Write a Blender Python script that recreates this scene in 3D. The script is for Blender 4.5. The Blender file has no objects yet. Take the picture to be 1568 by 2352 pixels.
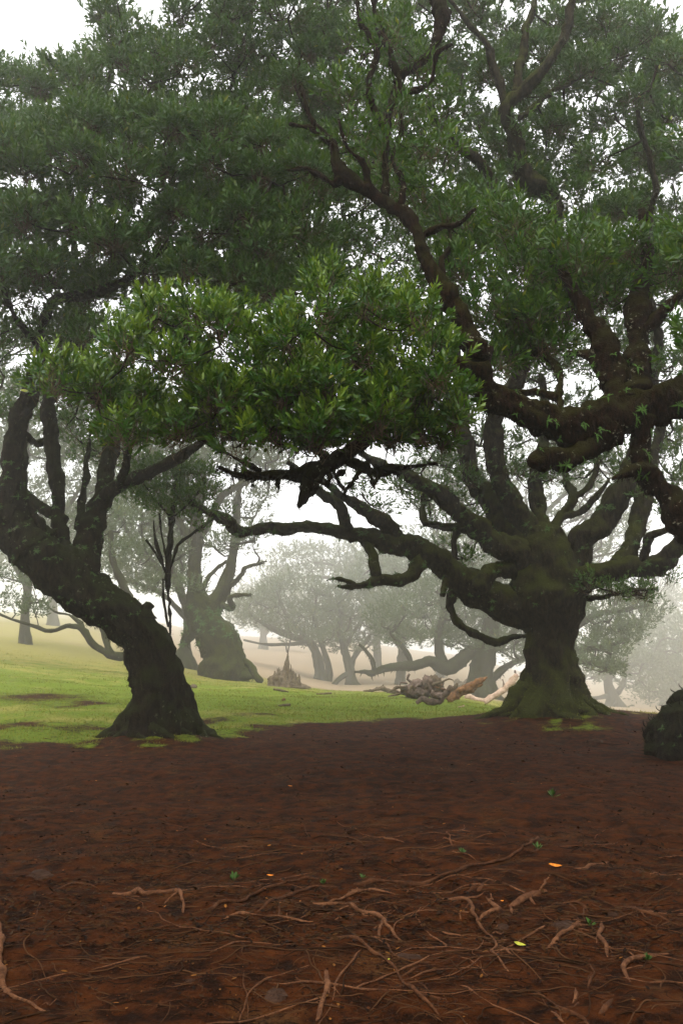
import bpy, math, random
import numpy as np
from mathutils import Vector, Matrix

random.seed(7)
RNG = np.random.default_rng(7)
scene = bpy.context.scene
R = math.radians

# ------------------------------------------------------------------ camera
CAMZ, FPX, CX, CY, HORIZ = 1.6, 1957.0, 784.0, 1176.0, 1480.0
PITCH = math.atan((HORIZ - CY) / FPX)
cam_d = bpy.data.cameras.new("camera")
cam_d.sensor_fit = 'VERTICAL'
cam_d.sensor_height = 36.0
cam_d.lens = FPX / 2352.0 * 36.0
cam_d.clip_start, cam_d.clip_end = 0.05, 2000
cam = bpy.data.objects.new("camera", cam_d)
cam.location = (0, 0, CAMZ)
cam.rotation_euler = (R(90) + PITCH, 0, 0)
scene.collection.objects.link(cam)
scene.camera = cam

# ------------------------------------------------------------------ sky, sun, exposure
SUN_EL, SUN_AZ = R(56), R(-158)         # azimuth from +Y towards +X; high behind the camera's left shoulder, veiled by cloud
world = bpy.data.worlds.new("World")
scene.world = world
world.use_nodes = True
wn, wl = world.node_tree.nodes, world.node_tree.links
bg = wn["Background"]
sky = wn.new("ShaderNodeTexSky")
sky.sky_type = 'NISHITA'
sky.sun_disc = False
sky.sun_elevation = SUN_EL
sky.sun_rotation = SUN_AZ
sky.air_density, sky.dust_density, sky.ozone_density = 1.0, 6.0, 1.0
bw = wn.new("ShaderNodeRGBToBW")
wl.new(sky.outputs[0], bw.inputs[0])
cloud = wn.new("ShaderNodeMix"); cloud.data_type = 'RGBA'
cloud.inputs[0].default_value = 0.93     # the cloud layer takes nearly all the blue out of the sky
wl.new(sky.outputs[0], cloud.inputs[6])
wl.new(bw.outputs[0], cloud.inputs[7])
deck = wn.new("ShaderNodeMix"); deck.data_type = 'RGBA'
deck.inputs[0].default_value = 0.75      # an even white cloud deck over most of the clear-sky gradient
wl.new(cloud.outputs[2], deck.inputs[6])
deck.inputs[7].default_value = (7.4, 7.5, 7.6, 1)
wl.new(deck.outputs[2], bg.inputs[0])
bg.inputs[1].default_value = 0.15

sun_d = bpy.data.lights.new("sun", 'SUN')
sun_d.energy = 0.6
sun_d.angle = R(25)
sun_d.color = (1.0, 0.95, 0.86)
sun = bpy.data.objects.new("sun", sun_d)
sdir = Vector((math.sin(SUN_AZ) * math.cos(SUN_EL), math.cos(SUN_AZ) * math.cos(SUN_EL), math.sin(SUN_EL)))
sun.rotation_euler = sdir.to_track_quat('Z', 'Y').to_euler()
scene.collection.objects.link(sun)

vs = scene.view_settings
vs.view_transform, vs.look, vs.gamma, vs.exposure = 'Standard', 'None', 1.0, 1.25
vs.use_curve_mapping = False

scene.render.engine = 'CYCLES'
cy = scene.cycles
cy.use_denoising = True
try:
    cy.denoiser = 'OPENIMAGEDENOISE'
    cy.denoising_prefilter = 'ACCURATE'
except Exception:
    pass
cy.use_adaptive_sampling = True
cy.adaptive_threshold = 0.01
cy.max_bounces, cy.diffuse_bounces, cy.glossy_bounces = 6, 3, 2
cy.transmission_bounces, cy.volume_bounces, cy.transparent_max_bounces = 3, 3, 8
cy.caustics_reflective = cy.caustics_refractive = False
cy.sample_clamp_indirect = 6.0

HAZE_DENSITY = 0.0034

# ------------------------------------------------------------------ helpers
def ray(px, py):
    x, y = (px - CX) / FPX, (CY - py) / FPX
    c, s = math.cos(PITCH), math.sin(PITCH)
    return np.array([x, c - y * s, s + y * c])      # forward = +Y, pitched up

def P(px, py, D):
    d = ray(px, py)
    return np.array([0, 0, CAMZ]) + d * (D / d[1])

def h3(ix, iy, iz, seed):
    h = (ix * 374761393 + iy * 668265263 + iz * 1442695041 + seed * 974711) & 0x7fffffff
    h = ((h ^ (h >> 13)) * 1274126177) & 0x7fffffff
    h = ((h ^ (h >> 16)) * 668265263) & 0x7fffffff
    return ((h ^ (h >> 15)) & 0xffff) / 65535.0

def vnoise(p, seed=0):
    p = np.asarray(p, float)
    i = np.floor(p).astype(np.int64); f = p - i
    u = f * f * (3 - 2 * f)
    r = 0
    for dx in (0, 1):
        wx = u[:, 0] if dx else 1 - u[:, 0]
        for dy in (0, 1):
            wy = u[:, 1] if dy else 1 - u[:, 1]
            for dz in (0, 1):
                wz = u[:, 2] if dz else 1 - u[:, 2]
                r = r + wx * wy * wz * h3(i[:, 0] + dx, i[:, 1] + dy, i[:, 2] + dz, seed)
    return r * 2 - 1

def fbm(p, seed=0, oct=3):
    a, s, t = 1.0, 0, 0
    p = np.asarray(p, float)
    for k in range(oct):
        s = s + a * vnoise(p, seed + k * 17); t += a
        p = p * 2.03; a *= 0.5
    return s / t

def nrm(v):
    return v / np.maximum(np.linalg.norm(v, axis=-1, keepdims=True), 1e-9)

# terrain: height by direction (u = x / y) and distance
TU = np.array([-.6, -.40, -.25, -.13, 0, .12, .25, .42, .7])
TD = np.array([0.0, 12.0, 16.0, 20.0, 29.0, 46.0, 75.0, 120.0, 225.0, 500.0])
TZ = np.array([
    [0, 0.0, 0.05, 0.25, 0.6, 1.47, 3.04, 6.4, 11.95, 22.78],
    [0, 0.0, 0.04, 0.2, 0.42, 0.9, 2.03, 4.6, 9.1, 19.84],
    [0, 0.0, 0.02, 0.14, 0.12, 0.19, 0.84, 2.8, 7.3, 16.89],
    [0, 0.0, 0.0, 0.1, -0.03, -0.51, -0.9, -0.8, 0.47, 6.6],
    [0, 0.0, 0.0, 0.0, -0.15, -0.94, -2.42, -4.22, -1.25, 3.66],
    [0, 0.0, 0.0, 0.0, -0.33, -1.17, -2.7, -4.55, -4.1, -3.4],
    [0, 0.0, 0.02, 0.03, -0.85, -2.36, -3.95, -7.1, -13.55, -18.4],
    [0, 0.0, 0.03, -0.03, -1.19, -3.0, -5.03, -8.3, -15.05, -21.34],
    [0, 0.0, 0.03, -0.05, -1.3, -3.26, -5.61, -9.2, -16.55, -22.81]])

def _cub(vals, t):
    a, b, c, d = vals
    m1, m2 = (c - a) * .5, (d - b) * .5
    t2, t3 = t * t, t * t * t
    return (2*t3 - 3*t2 + 1) * b + (t3 - 2*t2 + t) * m1 + (-2*t3 + 3*t2) * c + (t3 - t2) * m2

MOUNDS = []
ROT = np.array([[.8, -.6, 0], [.6, .8, 0], [0, 0, 1]])
def gz(x, y, detail=True):
    x = np.atleast_1d(np.asarray(x, float)); y = np.atleast_1d(np.asarray(y, float))
    d = np.clip(y, 0, 499.9)
    u = np.clip(x / np.maximum(y, 6.0), TU[0], TU[-1] - 1e-6)
    iu = np.clip(np.searchsorted(TU, u, 'right') - 1, 0, len(TU) - 2)
    fu = (u - TU[iu]) / (TU[iu + 1] - TU[iu]); fu = fu * fu * (3 - 2 * fu) * .5 + fu * .5
    idd = np.clip(np.searchsorted(TD, d, 'right') - 1, 0, len(TD) - 2)
    fd = (d - TD[idd]) / (TD[idd + 1] - TD[idd])
    def col(k):
        g = lambda o: TZ[k, np.clip(idd + o, 0, len(TD) - 1)]
        return _cub((g(-1), g(0), g(1), g(2)), fd)
    z = col(iu) * (1 - fu) + col(iu + 1) * fu
    for mx, my, mh, mr in MOUNDS:
        z = z + mh * np.exp(-((x - mx) ** 2 + (y - my) ** 2) / (mr * mr))
    if detail:
        p = np.stack([x, y, np.zeros_like(x)], 1)
        z = z + .10 * fbm(p * .35, 3, 2) * np.clip((y - 1) / 8, 0, 1) + .045 * fbm(p * 1.1, 9, 3)
        near = np.clip((26 - y) / 10, 0, 1)
        z = z + near * (.030 * fbm(p @ ROT * 3.7, 21, 3) + .010 * fbm(p @ ROT.T * 11.3, 31, 3))
    return z

def G(px, py, lift=0.0):
    """point where the line of sight through a photo pixel meets the ground"""
    d = ray(px, py)
    t = np.concatenate([np.linspace(2.5, 40, 260), np.linspace(40.5, 400, 420)])
    q = d[None] * t[:, None]
    dz = CAMZ + q[:, 2] - gz(q[:, 0], q[:, 1])
    k = int(np.argmax(dz < 0)) if (dz < 0).any() else len(t) - 1
    t = np.linspace(t[max(k - 1, 0)], t[k], 24); q = d[None] * t[:, None]
    dz = CAMZ + q[:, 2] - gz(q[:, 0], q[:, 1])
    k = int(np.argmax(dz < 0)) if (dz < 0).any() else len(t) - 1
    return np.array([q[k, 0], q[k, 1], CAMZ + q[k, 2] + lift])

def tag(o, label=None, cat=None, group=None, kind=None):
    if label: o["label"] = label
    if cat: o["category"] = cat
    if group: o["group"] = group
    if kind: o["kind"] = kind
    return o

def link(o, parent=None):
    scene.collection.objects.link(o)
    if parent: o.parent = parent
    return o

def empty(name, loc):
    o = bpy.data.objects.new(name, None)
    o.location = tuple(loc); o.empty_display_size = .3
    return link(o)

def mk_mesh(name, V, quads=None, tris=None, mat=None, smooth=True, fattr=None, vattr=None):
    me = bpy.data.meshes.new(name)
    V = np.asarray(V, np.float32)
    quads = np.zeros((0, 4), np.int32) if quads is None else np.asarray(quads, np.int32).reshape(-1, 4)
    tris = np.zeros((0, 3), np.int32) if tris is None else np.asarray(tris, np.int32).reshape(-1, 3)
    nq, nt = len(quads), len(tris)
    me.vertices.add(len(V)); me.vertices.foreach_set("co", V.ravel())
    me.loops.add(nq * 4 + nt * 3)
    me.loops.foreach_set("vertex_index", np.concatenate([quads.ravel(), tris.ravel()]))
    me.polygons.add(nq + nt)
    me.polygons.foreach_set("loop_start", np.concatenate([np.arange(nq) * 4, nq * 4 + np.arange(nt) * 3]).astype(np.int32))
    me.polygons.foreach_set("use_smooth", np.full(nq + nt, smooth))
    if fattr is not None:
        a = me.attributes.new("rnd", 'FLOAT', 'FACE'); a.data.foreach_set("value", np.asarray(fattr, np.float32))
    if vattr:
        for k, v in vattr.items():
            a = me.attributes.new(k, 'FLOAT', 'POINT'); a.data.foreach_set("value", np.asarray(v, np.float32))
    if mat: me.materials.append(mat)
    me.update(calc_edges=True)
    return me

def mk(name, V, quads=None, tris=None, mat=None, parent=None, smooth=True, fattr=None, vattr=None, origin=None):
    V = np.asarray(V, float)
    if origin is not None: V = V - np.asarray(origin)[None]
    o = bpy.data.objects.new(name, mk_mesh(name, V, quads, tris, mat, smooth, fattr, vattr))
    return link(o, parent)

def spline(pts, rad, step):
    pts, rad = np.asarray(pts, float), np.asarray(rad, float)
    n = len(pts)
    if n == 2:
        pts = np.stack([pts[0], pts.mean(0), pts[1]]); rad = np.array([rad[0], rad.mean(), rad[1]]); n = 3
    ext = np.concatenate([[2 * pts[0] - pts[1]], pts, [2 * pts[-1] - pts[-2]]])
    er = np.concatenate([[rad[0]], rad, [rad[-1]]])
    op, orr = [], []
    for i in range(n - 1):
        m = max(2, int(np.linalg.norm(pts[i + 1] - pts[i]) / step))
        t = np.linspace(0, 1, m, endpoint=False)[:, None]
        op.append(_cub((ext[i], ext[i+1], ext[i+2], ext[i+3]), t))
        orr.append(_cub((er[i], er[i+1], er[i+2], er[i+3]), t[:, 0]))
    op.append(pts[-1:]); orr.append(rad[-1:])
    return np.concatenate(op), np.maximum(np.concatenate(orr), .0015)

def tube(pts, rad, ns=14, step=.1, lump=.16, fine=.02, wig=.0, seed=0, flare=None, furrow=0.):
    """gnarled tapering tube along a smooth line; returns verts, quads, tris, normals"""
    p, r = spline(pts, rad, step)
    if lump > .1 and len(p) > 6:
        r = r * (1 + .15 * fbm(p / max(r.mean() * 5, .05), seed + 55, 2))
    if wig:
        w = np.stack([fbm(p * 1.7, seed + 5 + 40 * k, 2) for k in range(3)], 1)
        e = np.minimum(np.arange(len(p)), 6)[:, None] / 6.0
        p = p + w * wig * e
    n = len(p)
    t = nrm(np.gradient(p, axis=0))
    u = np.cross(t[0], [0.3, .2, 1.0]); u /= np.linalg.norm(u)
    U = np.zeros_like(p)
    for i in range(n):
        u = u - t[i] * np.dot(u, t[i]); u = u / np.linalg.norm(u); U[i] = u
    W = np.cross(t, U)
    th = np.linspace(0, 2 * math.pi, ns, endpoint=False)
    nd = U[:, None] * np.cos(th)[None, :, None] + W[:, None] * np.sin(th)[None, :, None]
    base = p[:, None] + nd * r[:, None, None]
    q = base.reshape(-1, 3); rr = np.repeat(r, ns)
    d = np.zeros(len(q))
    if lump:
        d += rr * lump * fbm(q / np.maximum(np.repeat(np.maximum(r, .03), ns)[:, None] * 1.3, .03).mean(), seed + 1, 3) * 1.5
        d += rr * lump * .6 * fbm(q * 3.1, seed + 77, 2)
    if lump: d += np.minimum(rr * .30, .055) * fbm(q * 6.0, seed + 141, 3) * 1.5 * (lump / .16) ** .5
    if fine: d += fine * fbm(q * 14, seed + 2, 2) + fine * 1.2 * fbm(q * [6, 6, 2.2], seed + 3, 3)
    if furrow:
        T0 = np.tile(th, n); sv = np.repeat(np.cumsum(np.r_[0, np.linalg.norm(np.diff(p, axis=0), axis=1)]), ns)
        cyl = np.stack([np.cos(T0) * 3.2, np.sin(T0) * 3.2, sv * .55 / max(r.max(), .1)], 1)
        d += rr * furrow * 2.2 * (.5 - np.abs(fbm(cyl * 1.6, seed + 91, 3)) * 2.2)
    if flare is not None:
        h = np.repeat(np.maximum(p[:, 2] - flare['z'], 0), ns); T = np.tile(th, n)
        lob = .5 + .5 * np.cos(T * flare['k'] + flare['ph'] + 1.3 * np.sin(T * 2 + flare['ph']) + 1.1 * fbm(q * 1.3, seed + 61, 2))
        lob = np.clip(lob + .8 * fbm(q * 2.1, seed + 62, 3), 0, 1.5)
        d += rr * flare['a'] * np.exp(-h / flare['h']) * (.35 + .65 * lob)
        d += rr * .10 * np.exp(-h / (flare['h'] * 4)) * np.cos(T * (flare['k'] * 2 + 1) + 3 * fbm(q * .7, seed + 8, 2))
    V = q + nd.reshape(-1, 3) * d[:, None]
    i = np.arange(n - 1)[:, None] * ns; j = np.arange(ns)[None]
    j2 = (j + 1) % ns
    quads = np.stack([i + j, i + j2, i + ns + j2, i + ns + j], -1).reshape(-1, 4)
    V = np.concatenate([V, p[:1] - t[:1] * r[0] * .2, p[-1:] + t[-1:] * r[-1] * .5])
    a, b = n * ns, n * ns + 1
    jj = np.arange(ns); tr = np.concatenate([
        np.stack([np.full(ns, a), (jj + 1) % ns, jj], 1),
        np.stack([np.full(ns, b), (n - 1) * ns + jj, (n - 1) * ns + (jj + 1) % ns], 1)])
    return V, quads, tr, nd.reshape(-1, 3)

class Bag:
    """collects many small shapes for one mesh"""
    def __init__(s): s.V, s.Q, s.T, s.fq, s.ft, s.n = [], [], [], [], [], 0
    def add(s, V, Q=None, T=None, fq=None, ft=None):
        if Q is not None and len(Q): s.Q.append(np.asarray(Q) + s.n); s.fq.append(np.broadcast_to(0.5 if fq is None else fq, (len(Q),)))
        if T is not None and len(T): s.T.append(np.asarray(T) + s.n); s.ft.append(np.broadcast_to(0.5 if ft is None else ft, (len(T),)))
        s.V.append(np.asarray(V)); s.n += len(V)
    def build(s, name, mat, parent=None, origin=None, smooth=True):
        c = lambda l, w: np.concatenate(l) if l else (np.zeros((0, w), int) if w else np.zeros(0))
        if not s.V: return None
        return mk(name, np.concatenate(s.V), c(s.Q, 4), c(s.T, 3), mat, parent, smooth,
                  np.concatenate([c(s.fq, 0), c(s.ft, 0)]), None, origin)

# ------------------------------------------------------------------ materials
def mat(name):
    m = bpy.data.materials.new(name); m.use_nodes = True
    nt = m.node_tree; nt.nodes.clear()
    out = nt.nodes.new("ShaderNodeOutputMaterial")
    return m, nt, out

class NB:
    def __init__(s, nt): s.nt = nt
    def new(s, t, **k):
        n = s.nt.nodes.new(t)
        for a, b in k.items(): setattr(n, a, b)
        return n
    def l(s, a, b): s.nt.links.new(a, b)
    def coord(s, which="Object"):
        return s.new("ShaderNodeTexCoord").outputs[which]
    def noise(s, vec, scale, detail=4, rough=.6):
        n = s.new("ShaderNodeTexNoise"); n.inputs["Scale"].default_value = scale
        n.inputs["Detail"].default_value = detail; n.inputs["Roughness"].default_value = rough
        s.l(vec, n.inputs["Vector"]); return n.outputs[0]
    def ramp(s, fac, stops):
        n = s.new("ShaderNodeValToRGB"); cr = n.color_ramp
        while len(cr.elements) < len(stops): cr.elements.new(.5)
        for e, (pos, c) in zip(cr.elements, stops):
            e.position = pos; e.color = (*c, 1) if len(c) == 3 else c
        s.l(fac, n.inputs[0]); return n.outputs[0]
    def rng(s, v, a, b, c=0., d=1.):
        n = s.new("ShaderNodeMapRange"); s.l(v, n.inputs[0])
        for k, x in enumerate((a, b, c, d)): n.inputs[k + 1].default_value = x
        return n.outputs[0]
    def mix(s, f, a, b, blend='MIX'):
        n = s.new("ShaderNodeMix", data_type='RGBA', blend_type=blend)
        for sock, v in ((n.inputs[0], f), (n.inputs[6], a), (n.inputs[7], b)):
            if hasattr(v, "links"): s.l(v, sock)
            elif isinstance(v, (int, float)): sock.default_value = v
            else: sock.default_value = (*v, 1)
        return n.outputs[2]
    def math(s, op, a, b=None):
        n = s.new("ShaderNodeMath", operation=op)
        for k, v in enumerate((a, b)):
            if v is None: continue
            if hasattr(v, "links"): s.l(v, n.inputs[k])
            else: n.inputs[k].default_value = v
        return n.outputs[0]
    def attr(s, name):
        n = s.new("ShaderNodeAttribute"); n.attribute_name = name; return n.outputs["Fac"]
    def bump(s, h, strength, dist):
        n = s.new("ShaderNodeBump"); n.inputs["Strength"].default_value = strength
        n.inputs["Distance"].default_value = dist; s.l(h, n.inputs["Height"]); return n.outputs[0]
    def bsdf(s, color, rough=.9, spec=.2, normal=None):
        n = s.new("ShaderNodeBsdfPrincipled")
        if hasattr(color, "links"): s.l(color, n.inputs["Base Color"])
        else: n.inputs["Base Color"].default_value = (*color, 1)
        if hasattr(rough, "links"): s.l(rough, n.inputs["Roughness"])
        else: n.inputs["Roughness"].default_value = rough
        n.inputs["Specular IOR Level"].default_value = spec
        if normal is not None: s.l(normal, n.inputs["Normal"])
        return n.outputs[0]

def bark_mat(name, dark, mid, moss, moss_amt, lichen_amt, scale=1.0, lichen=(.30, .31, .22)):
    m, nt, out = mat(name); b = NB(nt)
    co = b.coord()
    st = b.new("ShaderNodeMapping"); st.inputs["Scale"].default_value = (1, 1, .35); b.l(co, st.inputs[0])
    grain = b.noise(st.outputs[0], 16 * scale, 5, .65)
    big = b.noise(co, 2.2 * scale, 4, .6)
    col = b.mix(b.rng(grain, .38, .68), dark, mid)
    # moss grows on the upper side and in patches
    nz = b.new("ShaderNodeSeparateXYZ"); b.l(b.new("ShaderNodeNewGeometry").outputs["Normal"], nz.inputs[0])
    up = b.rng(nz.outputs[2], -.3, .9)
    f = b.math('ADD', b.math('MULTIPLY', up, .55), b.math('SUBTRACT', big, .62))
    f = b.rng(f, .0, .28, 0, moss_amt)
    mossn = b.noise(co, 45 * scale, 3, .6)
    mc = b.mix(b.rng(mossn, .3, .7), tuple(x * .45 for x in moss), moss)
    col = b.mix(f, col, mc)
    sp = b.noise(co, 11 * scale, 3, .7); sp2 = b.noise(co, 1.3 * scale, 2, .5)
    lf = b.math('MULTIPLY', b.rng(sp, .62, .66), b.rng(sp2, .5, .6))
    col = b.mix(b.math('MULTIPLY', lf, lichen_amt), col, lichen)
    hgt = b.math('ADD', b.math('MULTIPLY', grain, .7), b.math('MULTIPLY', mossn, .35))
    nb = b.bump(hgt, 1.0, .07)
    b.l(b.bsdf(col, .95, .05, nb), out.inputs[0])
    return m

def leaf_mat(name, dark, mid, young, rough=.36, trans=.3):
    m, nt, out = mat(name); b = NB(nt)
    r = b.attr("rnd")
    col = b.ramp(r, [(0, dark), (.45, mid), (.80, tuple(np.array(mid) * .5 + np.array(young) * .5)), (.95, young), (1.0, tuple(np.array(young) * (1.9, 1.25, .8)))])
    bs = b.bsdf(col, rough, .34)
    tr = b.new("ShaderNodeBsdfTranslucent")
    b.l(b.mix(.5, col, young), tr.inputs[0])
    mx = b.new("ShaderNodeMixShader"); mx.inputs[0].default_value = trans
    b.l(bs, mx.inputs[1]); b.l(tr.outputs[0], mx.inputs[2]); b.l(mx.outputs[0], out.inputs[0])
    return m

def tint_mat(name, a, c, rough=.9, spec=.05, trans=0):
    m, nt, out = mat(name); b = NB(nt)
    col = b.ramp(b.attr("rnd"), [(0, a), (1, c)])
    bs = b.bsdf(col, rough, spec)
    if trans:
        tr = b.new("ShaderNodeBsdfTranslucent"); b.l(col, tr.inputs[0])
        mx = b.new("ShaderNodeMixShader"); mx.inputs[0].default_value = trans
        b.l(bs, mx.inputs[1]); b.l(tr.outputs[0], mx.inputs[2]); bs = mx.outputs[0]
    b.l(bs, out.inputs[0])
    return m

def ground_mat():
    m, nt, out = mat("earth and turf"); b = NB(nt)
    co = b.coord()
    n_f = b.noise(co, 38, 6, .7); n_m = b.noise(co, 6.5, 5, .65); n_b = b.noise(co, .9, 4, .6)
    earth = b.mix(b.rng(n_f, .3, .72), (.0050, .0016, .0005), (.038, .0108, .0026))
    earth = b.mix(b.rng(n_m, .42, .70), earth, (.070, .0198, .0046))
    earth = b.mix(b.math('MULTIPLY', b.rng(n_m, .50, .30), .75), earth, (.005, .0024, .0010))
    straw = b.math('MULTIPLY', b.rng(b.noise(co, 1.7, 3, .6), .56, .66), b.rng(n_f, .42, .60))
    earth = b.mix(b.math('MULTIPLY', straw, .55), earth, (.090, .042, .014))
    # turf
    tn = b.noise(co, 24, 4, .7)
    green = b.mix(b.rng(tn, .3, .7), (.060, .098, .008), (.160, .205, .018))
    yel = b.mix(b.rng(tn, .3, .7), (.16, .155, .035), (.30, .25, .065))
    pink = b.mix(b.rng(tn, .3, .7), (.20, .145, .085), (.33, .24, .15))
    dry = b.math('ADD', b.math('ADD', b.attr("dry"), .12), b.math('MULTIPLY', b.math('SUBTRACT', n_b, .5), 2.2))
    turf = b.mix(b.rng(dry, .25, .75), green, yel)
    br = b.math('ADD', b.attr("bracken"), b.math('MULTIPLY', b.math('SUBTRACT', n_b, .5), .5))
    turf = b.mix(b.rng(br, .35, .65), turf, pink)
    g = b.math('ADD', b.attr("grass"), b.math('MULTIPLY', b.math('SUBTRACT', n_m, .5), .9))
    g = b.rng(b.math('ADD', g, b.math('MULTIPLY', b.math('SUBTRACT', n_f, .5), .9)), .34, .68)
    col = b.mix(g, earth, turf)
    h = b.math('ADD', b.math('MULTIPLY', n_f, .5), b.math('ADD', n_m, b.math('MULTIPLY', b.noise(co, 110, 3, .6), .2)))
    rough = b.rng(n_m, .3, .7, .8, 1.0)
    b.l(b.bsdf(col, rough, .03, b.bump(h, .85, .05)), out.inputs[0])
    return m

def wood_mat(name, a, c, d, scale=1.0):
    m, nt, out = mat(name); b = NB(nt)
    co = b.coord()
    n1 = b.noise(co, 9 * scale, 5, .7); n2 = b.noise(co, 42 * scale, 4, .6)
    col = b.mix(b.rng(n1, .35, .65), a, c)
    col = b.mix(b.math('MULTIPLY', b.rng(n2, .5, .7), .7), col, d)
    b.l(b.bsdf(col, .9, .08, b.bump(b.math('ADD', n1, b.math('MULTIPLY', n2, .5)), .8, .03)), out.inputs[0])
    return m

M = dict(
    bark_left=bark_mat("mossy dark bark", (.004, .0028, .0018), (.026, .017, .010), (.024, .030, .006), .75, .6, 1.0, (.15, .16, .10)),
    bark_right=bark_mat("green mossed bark", (.006, .0045, .0028), (.038, .028, .015), (.050, .058, .010), .95, .5, 1.0, (.16, .17, .11)),
    bark_near=bark_mat("rusty mossed bark", (.004, .0020, .0012), (.030, .013, .007), (.034, .032, .006), .8, .9, 1.5, (.22, .21, .15)),
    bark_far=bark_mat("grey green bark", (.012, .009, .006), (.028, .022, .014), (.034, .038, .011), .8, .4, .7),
    twig=tint_mat("twig bark", (.035, .024, .014), (.13, .09, .05)),
    twig_dark=tint_mat("mossy twig", (.007, .005, .003), (.028, .017, .010)),
    leaf_near=leaf_mat("glossy laurel leaf", (.010, .044, .003), (.032, .100, .006), (.15, .235, .015), .26, .30),
    leaf_mid=leaf_mat("laurel leaf", (.014, .054, .004), (.034, .102, .007), (.11, .17, .014), .36, .32),
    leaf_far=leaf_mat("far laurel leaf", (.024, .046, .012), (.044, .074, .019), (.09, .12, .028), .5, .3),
    fern=tint_mat("fern frond", (.012, .034, .005), (.055, .125, .016), .6, .3, .25),
    fern_light=tint_mat("bright fern frond", (.03, .085, .008), (.10, .22, .026), .6, .3, .3),
    moss=tint_mat("hanging moss", (.006, .005, .0025), (.056, .056, .011)),
    moss_bright=tint_mat("bright moss", (.035, .040, .005), (.16, .19, .016)),
    moss_green=tint_mat("green moss", (.006, .007, .0025), (.036, .05, .009)),
    turf=tint_mat("turf blade", (.085, .130, .010), (.30, .24, .045), .8, .2, .25),
    moss_rust=tint_mat("rusty moss", (.005, .003, .0015), (.028, .015, .006)),
    grass=tint_mat("grass blade", (.04, .10, .01), (.14, .24, .03), .8, .2, .25),
    ground=ground_mat(),
    root=wood_mat("exposed root", (.030, .011, .0045), (.095, .037, .015), (.012, .005, .0022)),
    root_pale=wood_mat("worn pale root", (.056, .022, .010), (.165, .070, .031), (.020, .008, .0036)),
    log=wood_mat("dead wood", (.062, .044, .034), (.22, .155, .118), (.025, .017, .012), .9),
    log_pale=wood_mat("bleached dead wood", (.30, .20, .14), (.50, .36, .27), (.15, .08, .05), .6),
    log_rot=wood_mat("rotten orange wood", (.07, .036, .018), (.26, .125, .05), (.03, .018, .012), .8),
    stump=wood_mat("weathered stump", (.06, .042, .028), (.15, .11, .07), (.03, .035, .012), .7),
    stone=wood_mat("grey stone", (.026, .012, .0065), (.052, .026, .015), (.014, .006, .003), 1.2),
    litter=tint_mat("root litter", (.007, .0032, .0014), (.070, .031, .013)),
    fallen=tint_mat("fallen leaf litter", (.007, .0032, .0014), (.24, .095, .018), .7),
    crumb=tint_mat("soil crumb", (.006, .0025, .001), (.075, .026, .010)),
    orange=tint_mat("orange leaf", (.55, .15, .02), (.65, .24, .03), .5),
    lime=tint_mat("yellow green leaf", (.30, .30, .04), (.40, .38, .05), .5),
)

# ------------------------------------------------------------------ ground
LT = P(365, 1690, 14.9); RT = P(1262, 1652, 17.8)
MOUNDS += [(LT[0], LT[1], .16, 1.3), (RT[0], RT[1], .22, 1.7)]

def axis_steps(lo, hi, fine_lo, fine_hi, fine, grow):
    a = list(np.arange(fine_lo, fine_hi, fine))
    s, v = fine, a[-1]
    while v < hi: s *= grow; v += s; a.append(v)
    s, v = fine, a[0]; pre = []
    while v > lo: s *= grow; v -= s; pre.append(v)
    return np.array(pre[::-1] + a)

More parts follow.
